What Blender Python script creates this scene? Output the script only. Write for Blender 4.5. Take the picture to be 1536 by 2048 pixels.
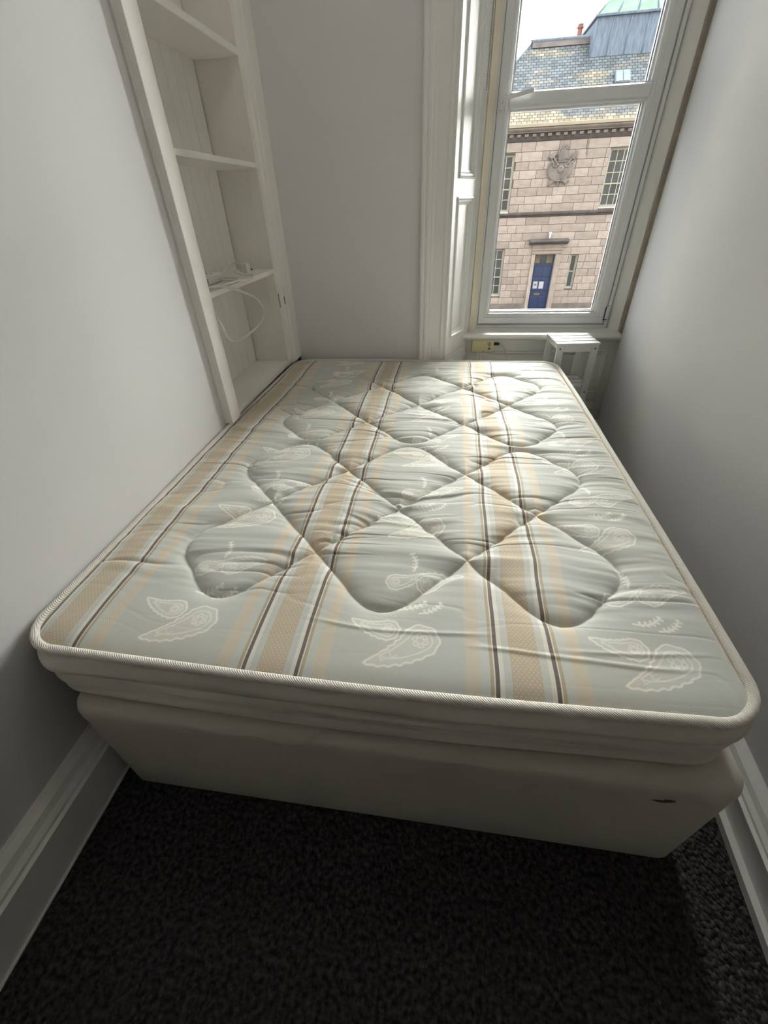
import bpy, bmesh, math, random
import numpy as np
from mathutils import Vector, Matrix

random.seed(7)
for o in list(bpy.data.objects):
    bpy.data.objects.remove(o)
SC = bpy.context.scene
COL = SC.collection

# ------------------------------------------------------------------ camera
cam_d = bpy.data.cameras.new('camera')
cam_d.sensor_fit = 'VERTICAL'
cam_d.sensor_height = 36.0
cam_d.lens = 837.9 / 2048.0 * 36.0
cam_d.clip_start = 0.02
cam_d.clip_end = 300
cam = bpy.data.objects.new('camera', cam_d)
COL.objects.link(cam)
RT = Vector((0.989936, 0.137494, -0.033488))
UP = Vector((-0.054917, 0.591351, 0.804542))
FW = Vector((-0.130423, 0.794606, -0.592951))
m4 = Matrix((RT, UP, -FW)).transposed().to_4x4()
m4.translation = Vector((0.823367, 0.0, 1.223666))
cam.matrix_world = m4
SC.camera = cam

# ------------------------------------------------------------------ world, sun, exposure
SKY = 5.5
world = bpy.data.worlds.new('overcast_sky')
SC.world = world
world.use_nodes = True
bg = world.node_tree.nodes['Background']
bg.inputs[0].default_value = (0.93, 0.97, 1.0, 1)
bg.inputs[1].default_value = SKY

sun_d = bpy.data.lights.new('sun', 'SUN')
sun_d.energy = 66.0
sun_d.color = (1.0, 0.97, 0.92)
sun_d.angle = math.radians(90.0)      # wide soft disc, added behind the opposite roofs to brighten the room
sun = bpy.data.objects.new('sun', sun_d)
COL.objects.link(sun)
sd = Vector((0.68, 0.60, 0.34)).normalized()
sun.rotation_euler = (sd).to_track_quat('Z', 'Y').to_euler()
sun.location = (20, 8, 15)

# daylight portal in the window opening (guides the sky sampling, adds no light)
por_d = bpy.data.lights.new('window_portal', 'AREA')
por_d.shape = 'RECTANGLE'
por_d.size = 0.80
por_d.size_y = 1.80
por_d.cycles.is_portal = True
por = bpy.data.objects.new('window_portal', por_d)
COL.objects.link(por)
por.location = (1.325, 2.80, 1.49)
por.rotation_euler = (math.radians(-90), 0, 0)

SC.view_settings.view_transform = 'Standard'
SC.view_settings.look = 'None'
SC.view_settings.gamma = 1.0
SC.view_settings.use_curve_mapping = False
SC.view_settings.exposure = 0.0
SC.cycles.use_denoising = True
SC.cycles.max_bounces = 11
SC.cycles.diffuse_bounces = 7
SC.cycles.transparent_max_bounces = 16
SC.cycles.sample_clamp_indirect = 12.0
SC.cycles.caustics_reflective = False
SC.cycles.caustics_refractive = False

# ------------------------------------------------------------------ helpers
def link(o, parent=None):
    COL.objects.link(o)
    if parent is not None:
        o.parent = parent
        if parent.type == 'EMPTY':              # parts are modelled in world coordinates
            o.matrix_parent_inverse = Matrix.Translation(-parent.location)
    return o

def tag(o, label=None, cat=None, group=None, kind=None):
    if label: o['label'] = label
    if cat: o['category'] = cat
    if group: o['group'] = group
    if kind: o['kind'] = kind
    return o

def thing(name, loc, label, cat, group=None, kind=None):
    o = bpy.data.objects.new(name, None)
    o.empty_display_size = 0.05
    o.location = loc
    COL.objects.link(o)
    return tag(o, label, cat, group, kind)

def build(name, bm, mat, parent=None, smooth=False, auto=None):
    bmesh.ops.recalc_face_normals(bm, faces=bm.faces[:])
    me = bpy.data.meshes.new(name)
    bm.to_mesh(me)
    bm.free()
    me.materials.append(mat)
    if smooth:
        for p in me.polygons: p.use_smooth = True
    if auto is not None:
        for p in me.polygons: p.use_smooth = True
        me.set_sharp_from_angle(angle=math.radians(auto))
    return link(bpy.data.objects.new(name, me), parent)

def BM(): return bmesh.new()

def box(bm, x0, x1, y0, y1, z0, z1, bev=0.0, seg=2):
    vs = [bm.verts.new(p) for p in ((x0,y0,z0),(x1,y0,z0),(x1,y1,z0),(x0,y1,z0),(x0,y0,z1),(x1,y0,z1),(x1,y1,z1),(x0,y1,z1))]
    fs = [bm.faces.new([vs[i] for i in q]) for q in ((0,3,2,1),(4,5,6,7),(0,1,5,4),(1,2,6,5),(2,3,7,6),(3,0,4,7))]
    if bev > 0:
        es = list({e for f in fs for e in f.edges})
        bmesh.ops.bevel(bm, geom=es, offset=bev, segments=seg, affect='EDGES', profile=0.5)
    return bm

def prism(bm, poly, z0, z1, plane='xy', bev=0.0):
    """closed polygon extruded: plane xy -> z, xz -> y, yz -> x"""
    def P(a, b, c):
        return (a, b, c) if plane == 'xy' else ((a, c, b) if plane == 'xz' else (c, a, b))
    lo = [bm.verts.new(P(a, b, z0)) for a, b in poly]
    hi = [bm.verts.new(P(a, b, z1)) for a, b in poly]
    n = len(poly)
    fs = [bm.faces.new(lo[::-1]), bm.faces.new(hi)]
    for i in range(n):
        fs.append(bm.faces.new((lo[i], lo[(i+1) % n], hi[(i+1) % n], hi[i])))
    if bev > 0:
        bmesh.ops.bevel(bm, geom=list({e for f in fs for e in f.edges}), offset=bev, segments=2, affect='EDGES', profile=0.5)
    return bm

def sweep(bm, prof, p0, p1, A, B, m0=0.0, m1=0.0):
    """profile (a,b) -> a*A+b*B swept from p0 to p1; m0/m1 mitre slopes along the path per unit a"""
    p0, p1, A, B = Vector(p0), Vector(p1), Vector(A), Vector(B)
    d = (p1 - p0).normalized()
    r0 = [bm.verts.new(p0 + A*a + B*b + d*(m0*a)) for a, b in prof]
    r1 = [bm.verts.new(p1 + A*a + B*b - d*(m1*a)) for a, b in prof]
    n = len(prof)
    for i in range(n):
        j = (i+1) % n
        bm.faces.new((r0[i], r0[j], r1[j], r1[i]))
    bm.faces.new(r0[::-1]); bm.faces.new(r1)
    return bm

def catmull(pts, n=8, closed=False):
    pts = [Vector(p) for p in pts]
    out = []
    N = len(pts)
    rng = range(N if closed else N-1)
    for i in rng:
        if closed:
            a, b, c, d = pts[(i-1) % N], pts[i], pts[(i+1) % N], pts[(i+2) % N]
        else:
            a, b, c, d = pts[max(i-1, 0)], pts[i], pts[i+1], pts[min(i+2, N-1)]
        for k in range(n):
            t = k/n
            out.append(0.5*((2*b) + (c-a)*t + (2*a-5*b+4*c-d)*t*t + (3*b-a-3*c+d)*t**3))
    if not closed: out.append(pts[-1])
    return out

def tube(bm, pts, r, sides=8, closed=False, radii=None):
    pts = [Vector(p) for p in pts]
    n = len(pts)
    rings = []
    nrm = None
    for i in range(n):
        if closed: t = (pts[(i+1) % n] - pts[(i-1) % n]).normalized()
        else: t = (pts[min(i+1, n-1)] - pts[max(i-1, 0)]).normalized()
        if nrm is None:
            nrm = t.orthogonal().normalized()
        nrm = (nrm - t*nrm.dot(t))
        if nrm.length < 1e-6: nrm = t.orthogonal()
        nrm.normalize()
        bi = t.cross(nrm)
        rr = radii[i] if radii else r
        rings.append([bm.verts.new(pts[i] + (nrm*math.cos(2*math.pi*k/sides) + bi*math.sin(2*math.pi*k/sides))*rr) for k in range(sides)])
    for i in range(n if closed else n-1):
        a, b = rings[i], rings[(i+1) % n]
        for k in range(sides):
            bm.faces.new((a[k], a[(k+1) % sides], b[(k+1) % sides], b[k]))
    if not closed:
        bm.faces.new(rings[0][::-1]); bm.faces.new(rings[-1])
    return bm

def cyl(bm, p0, p1, r, sides=16, r2=None):
    return tube(bm, [p0, p1], r, sides, radii=[r, r if r2 is None else r2])

# ------------------------------------------------------------------ materials
def mat(name, color, rough=0.6, var=0.0, vscale=6.0, bump=0.0, bscale=60.0, spec=0.5, rnd=0.0, metallic=0.0, coords='Object', stretch=None, detail=4.0):
    m = bpy.data.materials.new(name)
    m.use_nodes = True
    nt = m.node_tree
    b = nt.nodes['Principled BSDF']
    b.inputs['Roughness'].default_value = rough
    b.inputs['Metallic'].default_value = metallic
    b.inputs['Specular IOR Level'].default_value = spec
    b.inputs['Base Color'].default_value = (*color, 1)
    tc = nt.nodes.new('ShaderNodeTexCoord')
    vec = tc.outputs[coords]
    if stretch:
        mp = nt.nodes.new('ShaderNodeMapping')
        mp.inputs['Scale'].default_value = stretch
        nt.links.new(vec, mp.inputs['Vector'])
        vec = mp.outputs[0]
    col = None
    if var > 0:
        nz = nt.nodes.new('ShaderNodeTexNoise')
        nz.inputs['Scale'].default_value = vscale
        nz.inputs['Detail'].default_value = detail
        nt.links.new(vec, nz.inputs['Vector'])
        hs = nt.nodes.new('ShaderNodeMapRange')
        hs.inputs[1].default_value = 0.25; hs.inputs[2].default_value = 0.75
        hs.inputs[3].default_value = 1 - var; hs.inputs[4].default_value = 1 + var
        nt.links.new(nz.outputs['Fac'], hs.inputs[0])
        mx = nt.nodes.new('ShaderNodeVectorMath'); mx.operation = 'SCALE'
        mx.inputs[0].default_value = color
        nt.links.new(hs.outputs[0], mx.inputs['Scale'])
        col = mx.outputs[0]
    if rnd > 0:
        oi = nt.nodes.new('ShaderNodeObjectInfo')
        mr = nt.nodes.new('ShaderNodeMapRange')
        mr.inputs[3].default_value = 1 - rnd; mr.inputs[4].default_value = 1 + rnd
        nt.links.new(oi.outputs['Random'], mr.inputs[0])
        m2 = nt.nodes.new('ShaderNodeVectorMath'); m2.operation = 'SCALE'
        if col: nt.links.new(col, m2.inputs[0])
        else: m2.inputs[0].default_value = color
        nt.links.new(mr.outputs[0], m2.inputs['Scale'])
        col = m2.outputs[0]
    if col: nt.links.new(col, b.inputs['Base Color'])
    if bump > 0:
        n2 = nt.nodes.new('ShaderNodeTexNoise')
        n2.inputs['Scale'].default_value = bscale
        n2.inputs['Detail'].default_value = 3.0
        nt.links.new(vec, n2.inputs['Vector'])
        bp = nt.nodes.new('ShaderNodeBump')
        bp.inputs['Strength'].default_value = 1.0
        bp.inputs['Distance'].default_value = bump
        nt.links.new(n2.outputs['Fac'], bp.inputs['Height'])
        nt.links.new(bp.outputs[0], b.inputs['Normal'])
    return m

M = {}
M['wall'] = mat('wall_paint', (0.72, 0.715, 0.715), 0.8, 0.03, 1.6, 0.0035, 6.0, spec=0.25)
M['ceiling'] = mat('ceiling_paint', (0.84, 0.84, 0.83), 0.8)
M['trim'] = mat('trim_gloss', (0.80, 0.795, 0.76), 0.32, 0.03, 4.0, 0.0004, 40.0)
M['shelf'] = mat('shelf_paint', (0.84, 0.82, 0.765), 0.40, 0.03, 4.0, 0.0004, 30.0)
M['upvc'] = mat('upvc', (0.76, 0.77, 0.77), 0.28)
M['gasket'] = mat('dark_gasket', (0.03, 0.03, 0.03), 0.6)
M['cream'] = mat('sunlit_jamb_gold', (0.90, 0.81, 0.64), 0.3, 0.06, 6.0)  # gold of sunlight on the left jamb, put into the paint colour
M['brown_trim'] = mat('brown_bead', (0.36, 0.31, 0.25), 0.5, 0.2, 20)  # plain brown tone for the right-hand bead
M['stool'] = mat('stool_white', (0.70, 0.70, 0.68), 0.5, spec=0.25)
M['black'] = mat('black_plastic_and_shade', (0.015, 0.015, 0.015), 0.4)
M['cord'] = mat('white_plastic', (0.76, 0.74, 0.69), 0.35)
M['beige'] = mat('beige_plastic', (0.62, 0.56, 0.33), 0.4)
M['ink'] = mat('grey_print', (0.10, 0.11, 0.11), 0.6)
M['metal'] = mat('dull_metal', (0.35, 0.33, 0.30), 0.4, metallic=0.8)
M['base'] = mat('divan_fabric', (0.60, 0.565, 0.49), 0.85, 0.06, 5.0, 0.0006, 500.0, spec=0.2)
M['border'] = mat('border_fabric', (0.70, 0.665, 0.585), 0.75, 0.04, 6.0, 0.0005, 600.0, spec=0.25)
M['ext_wall'] = mat('own_wall_stone', (0.20, 0.17, 0.14), 0.9, 0.15, 1.0)
M['road'] = mat('road', (0.12, 0.12, 0.12), 0.9, 0.1, 2.0)

def glass_mat(name, tint=(1, 1, 1)):
    m = bpy.data.materials.new(name)
    m.use_nodes = True
    nt = m.node_tree
    nt.nodes.remove(nt.nodes['Principled BSDF'])
    out = nt.nodes['Material Output']
    tr = nt.nodes.new('ShaderNodeBsdfTransparent'); tr.inputs[0].default_value = (*tint, 1)
    gl = nt.nodes.new('ShaderNodeBsdfGlossy'); gl.inputs['Roughness'].default_value = 0.02
    fr = nt.nodes.new('ShaderNodeFresnel'); fr.inputs[0].default_value = 1.35
    mx = nt.nodes.new('ShaderNodeMixShader')
    nt.links.new(fr.outputs[0], mx.inputs[0]); nt.links.new(tr.outputs[0], mx.inputs[1]); nt.links.new(gl.outputs[0], mx.inputs[2])
    nt.links.new(mx.outputs[0], out.inputs[0])
    return m
M['glass'] = glass_mat('window_glass', (0.97, 0.985, 0.98))

def carpet_mat():
    m = mat('carpet', (0.05, 0.047, 0.047), 0.95, spec=0.1)
    nt = m.node_tree; b = nt.nodes['Principled BSDF']
    tc = nt.nodes.new('ShaderNodeTexCoord')
    mp = nt.nodes.new('ShaderNodeMapping'); mp.inputs['Scale'].default_value = (1.0, 0.75, 1.0)
    nt.links.new(tc.outputs['Object'], mp.inputs[0])
    vo = nt.nodes.new('ShaderNodeTexVoronoi'); vo.inputs['Scale'].default_value = 135
    nt.links.new(mp.outputs[0], vo.inputs['Vector'])
    nz = nt.nodes.new('ShaderNodeTexNoise'); nz.inputs['Scale'].default_value = 90; nz.inputs['Detail'].default_value = 3
    nt.links.new(tc.outputs['Object'], nz.inputs['Vector'])
    cr = nt.nodes.new('ShaderNodeValToRGB')
    cr.color_ramp.elements[0].position = 0.35; cr.color_ramp.elements[0].color = (0.022, 0.020, 0.020, 1)
    cr.color_ramp.elements[1].position = 0.7; cr.color_ramp.elements[1].color = (0.088, 0.081, 0.080, 1)
    nt.links.new(nz.outputs['Fac'], cr.inputs[0])
    nt.links.new(cr.outputs[0], b.inputs['Base Color'])
    iv = nt.nodes.new('ShaderNodeMath'); iv.operation = 'SUBTRACT'; iv.inputs[0].default_value = 1.0
    nt.links.new(vo.outputs['Distance'], iv.inputs[1])
    bp = nt.nodes.new('ShaderNodeBump'); bp.inputs['Distance'].default_value = 0.008; bp.inputs['Strength'].default_value = 1
    nt.links.new(iv.outputs[0], bp.inputs['Height'])
    nt.links.new(bp.outputs[0], b.inputs['Normal'])
    return m
M['carpet'] = carpet_mat()
M['dimming_wood'] = mat('dimming_door_dark', (0.06, 0.035, 0.02), 0.45, 0.2, 3.0, stretch=(12, 12, 1))  # dark colour of the added door, keeps bounce light low
M['fill_glow'] = mat('fill_globe_glow', (0.8, 0.8, 0.78), 0.3)  # glow of the added globe above the bed
_b = M['fill_glow'].node_tree.nodes['Principled BSDF']
_b.inputs['Emission Color'].default_value = (1.0, 0.96, 0.89, 1); _b.inputs['Emission Strength'].default_value = 10.0

# ------------------------------------------------------------------ the room shell
def RWX(y): return 1.5524 + 0.0693*y      # the right wall runs a little out of parallel
CEIL = 2.75
YB = 2.337                                   # face of the back wall
b = BM(); box(b, -0.35, 2.3, -1.6, 2.86, -0.12, 0.0)
tag(build('floor', b, M['carpet']), kind='structure')
b = BM(); box(b, -0.35, 2.3, -1.6, 2.86, CEIL, CEIL+0.15)
tag(build('ceiling', b, M['ceiling']), kind='structure')

b = BM()
LX = -0.03                                   # face of the left wall
box(b, -0.40, LX, -1.6, 1.48, 0, CEIL); box(b, -0.40, LX, 2.19, 2.86, 0, CEIL); box(b, -0.40, LX, 1.48, 2.19, 2.2, CEIL); box(b, -0.40, LX, 1.48, 2.19, 0, 0.49)
bmesh.ops.remove_doubles(b, verts=b.verts[:], dist=1e-5)
tag(build('wall_left', b, M['wall']), kind='structure')
b = BM(); box(b, -0.35, 2.3, -1.75, -1.5, 0, CEIL)
tag(build('wall_rear', b, M['wall']), kind='structure')
# unseen dark door, added to cut bounce light onto the bed front
d1 = thing('dimming_door', (0.75, -1.48, 0), 'unseen dark panelled door added behind the viewer to dim bounce light', 'door', kind='structure')
b = BM(); box(b, 0.22, 1.28, -1.499, -1.455, 0.004, 2.12, 0.003); build('dimming_leaf', b, M['dimming_wood'], d1)
for x0, x1, z0, z1 in ((0.34, 0.70, 0.25, 0.85), (0.80, 1.16, 0.25, 0.85), (0.34, 0.70, 1.05, 1.95), (0.80, 1.16, 1.05, 1.95)):
    b = BM(); box(b, x0, x1, -1.458, -1.445, z0, z1, 0.006); build('panel', b, M['dimming_wood'], d1)  # panels of the added unseen door
b = BM(); tube(b, catmull([(1.20, -1.455, 1.0), (1.20, -1.42, 1.0), (1.18, -1.405, 1.0), (1.10, -1.405, 1.0)], 5), 0.009, 10); build('dimming_handle', b, M['metal'], d1, smooth=True)
# unseen glowing globe, added to lift the shaded parts of the room
cl = thing('fill_globe', (0.78, 1.25, CEIL), 'added glowing fill globe out of view above the bed', 'lamp')
b = BM(); tube(b, [(0.78, 1.25, CEIL-0.001), (0.78, 1.25, CEIL-0.03), (0.78, 1.25, CEIL-0.05)], 0.05, 20, radii=[0.065, 0.06, 0.045]); build('fill_globe_mount', b, M['trim'], cl, auto=40)
b = BM(); bmesh.ops.create_uvsphere(b, u_segments=24, v_segments=16, radius=0.11); bmesh.ops.translate(b, vec=(0.78, 1.25, CEIL-0.155), verts=b.verts[:]); build('fill_globe_ball', b, M['fill_glow'], cl, smooth=True)
b = BM()
rw = [(RWX(-1.6), -1.6), (RWX(2.30), 2.30)]
for i in range(7):                           # softly rounded plaster arris towards the window
    t = i/6
    rw.append((RWX(2.30) + 0.0693*0.22*t + 0.012*t*t, 2.30 + 0.22*t))
rw += [(rw[-1][0]+0.006, 2.532), (rw[-1][0]+0.03, 2.535), (2.3, 2.535), (2.3, -1.6)]
prism(b, rw, 0, CEIL)
tag(build('wall_right', b, M['wall'], auto=30), kind='structure')

# back wall with the window opening cut out of it
b = BM()
prism(b, [(0.0, YB), (0.79, YB), (0.90, 2.555), (0.94, 2.62), (0.94, 2.86), (0.0, 2.86)], 0, CEIL)
prism(b, [(0.79, YB), (0.90, 2.555), (0.94, 2.62), (0.94, 2.86), (2.3, 2.86), (2.3, 2.535), (1.76, 2.535), (1.76, YB)], 2.44, CEIL)
prism(b, [(0.94, 2.60), (0.94, 2.86), (1.76, 2.86), (1.76, 2.60)], 0, 0.575)
prism(b, [(1.76, 2.535), (1.76, 2.60), (1.705, 2.66), (1.705, 2.86), (2.3, 2.86), (2.3, 2.535)], 0, CEIL)
prism(b, [(0.78, 2.45), (0.94, 2.60), (0.94, 2.86), (0.78, 2.86)], 0, 0.55)
tag(build('wall_back', b, M['wall']), kind='structure')
# outside skin of the own building
b = BM()
for x0, x1, z0, z1 in ((-30, 0.94, -4.6, 12.5), (1.705, 30, -4.6, 12.5), (0.94, 1.705, -4.6, 0.575), (0.94, 1.705, 2.44, 12.5)):
    box(b, x0, x1, 2.862, 3.0, z0, z1)
tag(build('wall_exterior', b, M['ext_wall']), kind='structure')
b = BM(); box(b, -60, 60, 3.0, 80, -4.75, -4.6)
tag(build('ground', b, M['road']), kind='structure')

# skirting boards
def skirt(name, p0, p1, A, shoe, hk=1.0):
    b = BM()
    pr = [(0, 0), (shoe[0], 0), (shoe[0], shoe[1]), (0.044, shoe[1]), (0.044, 0.118), (0.049, 0.122), (0.049, 0.130), (0.041, 0.134), (0.040, 0.143), (0.030, 0.152), (0.024, 0.168), (0.018, 0.173), (0.010, 0.180), (0, 0.182)]
    pr = [(a, z if z <= shoe[1] else z*hk) for a, z in pr]
    sweep(b, pr, p0, p1, A, (0, 0, 1))
    return tag(build(name, b, M['trim'], auto=25), kind='structure')
skirt('baseboard_left', (LX, -1.5, 0), (LX, 2.33, 0), (1, 0, 0), (0.050, 0.004))
skirt('baseboard_right', (RWX(-1.5), -1.5, 0), (RWX(2.5), 2.5, 0), (-0.9976, 0.0691, 0), (0.060, 0.022), 0.76)
skirt('baseboard_back', (0.03, YB, 0), (0.66, YB, 0), (0, -1, 0), (0.0275+0.02, 0.004))

# window architrave (moulded casing on the back wall)
b = BM()
ap = [(0, 0), (0, 0.025), (0.006, 0.030), (0.014, 0.030), (0.020, 0.022), (0.028, 0.028), (0.037, 0.028), (0.043, 0.018), (0.054, 0.016), (0.060, 0.009), (0.106, 0.009), (0.112, 0.016), (0.126, 0.016), (0.126, 0)]
sweep(b, ap, (0.668, YB, 0), (0.668, YB, 2.5), (1, 0, 0), (0, -1, 0))
tag(build('trim_1', b, M['trim'], auto=20), kind='structure')

# ------------------------------------------------------------------ window shutter in the splayed reveal
SA = Vector((0.792, 2.325, 0)); SB = Vector((0.902, 2.552, 0))
sdir = (SB - SA).normalized(); snor = Vector((sdir.y, -sdir.x, 0))      # towards the room
SWd = (SB - SA).length
sh = thing('window_shutter', (0.84, 2.42, 0.555), 'tall white panelled shutter folded into the left window reveal', 'shutter')
def sbox(bm, a0, a1, n0, n1, z0, z1):
    poly = [SA + sdir*a + snor*n for a, n in ((a0, n0), (a1, n0), (a1, n1), (a0, n1))]
    return prism(bm, [(p.x, p.y) for p in poly], z0, z1)
def spanel(z0, z1):
    a0, a1 = 0.045, SWd - 0.040
    b = BM(); sbox(b, a0, a1, 0.002, 0.008, z0, z1); build('panel', b, M['trim'], sh)
    prf = [(0, 0.002), (0, 0.022), (0.006, 0.024), (0.011, 0.018), (0.018, 0.017), (0.022, 0.012), (0.030, 0.010), (0.030, 0.002)]
    b = BM()
    P = lambda a, z: SA + sdir*a + Vector((0, 0, z))
    sweep(b, prf, P(a0, z0), P(a1, z0), (0, 0, 1), snor, 1, 1)
    sweep(b, prf, P(a0, z1), P(a1, z1), (0, 0, -1), snor, 1, 1)
    sweep(b, prf, P(a0, z0), P(a0, z1), sdir, snor, 1, 1)
    sweep(b, prf, P(a1, z0), P(a1, z1), -sdir, snor, 1, 1)
    build('panel_moulding', b, M['trim'], sh, auto=20)
Z0s, Z1s = 0.555, 2.43
p1 = (0.640, 1.235); p2 = (1.300, 2.36)
for z0, z1 in ((Z0s, p1[0]), (p1[1], p2[0]), (p2[1], Z1s)):
    b = BM(); sbox(b, 0.045, SWd-0.040, 0, 0.018, z0, z1); build('rail', b, M['trim'], sh)
for a0, a1 in ((0.0, 0.045), (SWd-0.040, SWd)):
    b = BM(); sbox(b, a0, a1, 0, 0.018, Z0s, Z1s); build('stile', b, M['trim'], sh)
spanel(*p1); spanel(*p2)
# plinth below the shutter
b = BM()
sbox(b, 0.0, SWd, 0.0, 0.016, 0, 0.49); sbox(b, 0, SWd, 0.0, 0.026, 0.49, 0.52); sbox(b, 0, SWd, 0, 0.018, 0.52, 0.553)
tag(build('trim_2', b, M['trim']), kind='structure')
# beads between the shutter and the window frame
b = BM()
tube(b, [(0.911, 2.566, 0.60), (0.911, 2.566, 2.44)], 0.011, 12)
tag(build('trim_3', b, M['trim'], auto=40), kind='structure')
b = BM(); prism(b, [(0.915, 2.57), (0.932, 2.585), (0.936, 2.600), (0.936, 2.63), (0.925, 2.63)], 0.61, 2.44)
tag(build('trim_4', b, M['trim']), kind='structure')
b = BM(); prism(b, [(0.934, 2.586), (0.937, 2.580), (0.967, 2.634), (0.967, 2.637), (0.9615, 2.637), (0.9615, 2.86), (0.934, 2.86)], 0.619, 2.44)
tag(build('trim_5', b, M['cream']), kind='structure')  # left jamb strip, sunlit gold put into its colour
# right hand jamb lining and bead
b = BM(); prism(b, [(1.686, 2.672), (1.690, 2.660), (1.728, 2.590), (1.736, 2.586), (1.742, 2.592), (1.742, 2.672)], 0.61, 2.44)
tag(build('trim_6', b, M['trim'], auto=40), kind='structure')
b = BM(); box(b, 1.737, 1.765, 2.568, 2.60, 0.61, 2.44, 0.003)
tag(build('trim_7', b, M['brown_trim']), kind='structure')
# sill board
b = BM()
sp = [(2.66, 0.585), (2.530, 0.585), (2.522, 0.588), (2.515, 0.597), (2.514, 0.605), (2.518, 0.613), (2.526, 0.617), (2.66, 0.619)]
prism(b, [(y, z) for y, z in sp], 0.897, 1.738, 'yz')
tag(build('trim_8', b, M['trim'], auto=35), kind='structure')

# panelled apron below the sill
ap = thing('panelled_apron', (1.33, 2.58, 0), 'white moulded wooden panelling below the window sill', 'panelling')
b = BM(); box(b, 0.90, 1.765, 2.580, 2.60, 0, 0.585); build('backboard', b, M['trim'], ap)
for x0, x1, nm in ((0.90, 0.985, 'stile'), (1.715, 1.765, 'stile')):
    b = BM(); box(b, x0, x1, 2.566, 2.581, 0, 0.585, 0.002); build(nm, b, M['trim'], ap)
for z0, z1 in ((0.525, 0.585), (0.235, 0.275)):
    b = BM(); box(b, 0.985, 1.715, 2.566, 2.581, z0, z1, 0.002); build('rail', b, M['trim'], ap)
b = BM()
mp_ = [(0, 0), (0, 0.016), (0.008, 0.018), (0.014, 0.012), (0.026, 0.010), (0.032, 0.004), (0.04, 0.003), (0.04, 0)]
c0, c1, d0, d1 = 0.985, 1.715, 0.275, 0.525
for p, q, A in (((c0, 2.582, d0), (c1, 2.582, d0), (0, 0, 1)), ((c0, 2.582, d1), (c1, 2.582, d1), (0, 0, -1)), ((c0, 2.582, d0), (c0, 2.582, d1), (1, 0, 0)), ((c1, 2.582, d0), (c1, 2.582, d1), (-1, 0, 0))):
    sweep(b, mp_, p, q, A, (0, -1, 0), 1, 1)
build('panel_moulding', b, M['trim'], ap, auto=20)
b = BM(); sweep(b, [(0, 0), (0, 0.022), (0.17, 0.022), (0.185, 0.030), (0.20, 0.024), (0.225, 0.010), (0.225, 0)], (0.90, 2.581, 0), (1.735, 2.581, 0), (0, 0, 1), (0, -1, 0))
build('plinth', b, M['trim'], ap, auto=25)

# ------------------------------------------------------------------ the window
win = thing('window_1', (1.33, 2.65, 0.62), 'white plastic window with a fixed top light above a lower pane', 'window', kind='structure')
FX0, FX1, FZ0, FZ1 = 0.962, 1.690, 0.621, 2.42
def mitred(name, prof, x0, x1, z0, z1, yb, parent, material):
    for p, q, A in (((x0, yb, z0), (x1, yb, z0), (0, 0, 1)), ((x0, yb, z1), (x1, yb, z1), (0, 0, -1)), ((x0, yb, z0), (x0, yb, z1), (1, 0, 0)), ((x1, yb, z0), (x1, yb, z1), (-1, 0, 0))):
        b = BM(); sweep(b, prof, p, q, A, (0, -1, 0), 1, 1)
        build(name, b, material, parent, auto=20)
mitred('frame_member', [(0, 0), (0, 0.064), (0.004, 0.068), (0.018, 0.068), (0.020, 0.060), (0.035, 0.058), (0.035, 0)], FX0, FX1, FZ0, FZ1, 2.705, win, M['upvc'])
sashp = [(0, 0), (0, 0.072), (0.003, 0.076), (0.032, 0.076), (0.0335, 0.074), (0.035, 0.076), (0.044, 0.074), (0.052, 0.064), (0.056, 0.048), (0.062, 0.046), (0.062, 0)]
SX0, SX1, SZ0, SZ1 = 0.982, 1.664, 0.647, 2.40
mitred('sash_member', sashp, SX0, SX1, SZ0, SZ1, 2.705, win, M['upvc'])
b = BM()      # rubber seam round the sash
mitred('gasket', [(0, 0), (0, 0.002), (0.003, 0.002), (0.003, 0)], SX0-0.002, SX1+0.002, SZ0-0.002, SZ1+0.002, 2.640, win, M['gasket'])
mitred('glazing_seal', [(0, 0), (0, 0.003), (0.0025, 0.003), (0.0025, 0)], SX0+0.062, SX1-0.062, SZ0+0.062, 2.38, 2.683, win, M['gasket'])
b.free()
tz0, tz1 = 1.538, 1.606
b = BM()
tp = [(0, 0), (0, 0.046), (0.005, 0.048), (0.009, 0.064), (0.017, 0.075), (0.027, 0.076), (0.050, 0.076), (0.057, 0.074), (0.062, 0.060), (0.065, 0.048), (0.068, 0.046), (0.068, 0)]
sweep(b, tp, (SX0+0.052, 2.705, tz0), (SX1-0.052, 2.705, tz0), (0, 0, 1), (0, -1, 0))
build('transom', b, M['upvc'], win, auto=20)
for z0, z1 in ((SZ0+0.058, tz0+0.004), (tz1-0.004, SZ1-0.058)):
    b = BM(); box(b, SX0+0.058, SX1-0.058, 2.684, 2.688, z0, z1)
    build('pane', b, M['glass'], win)
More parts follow.
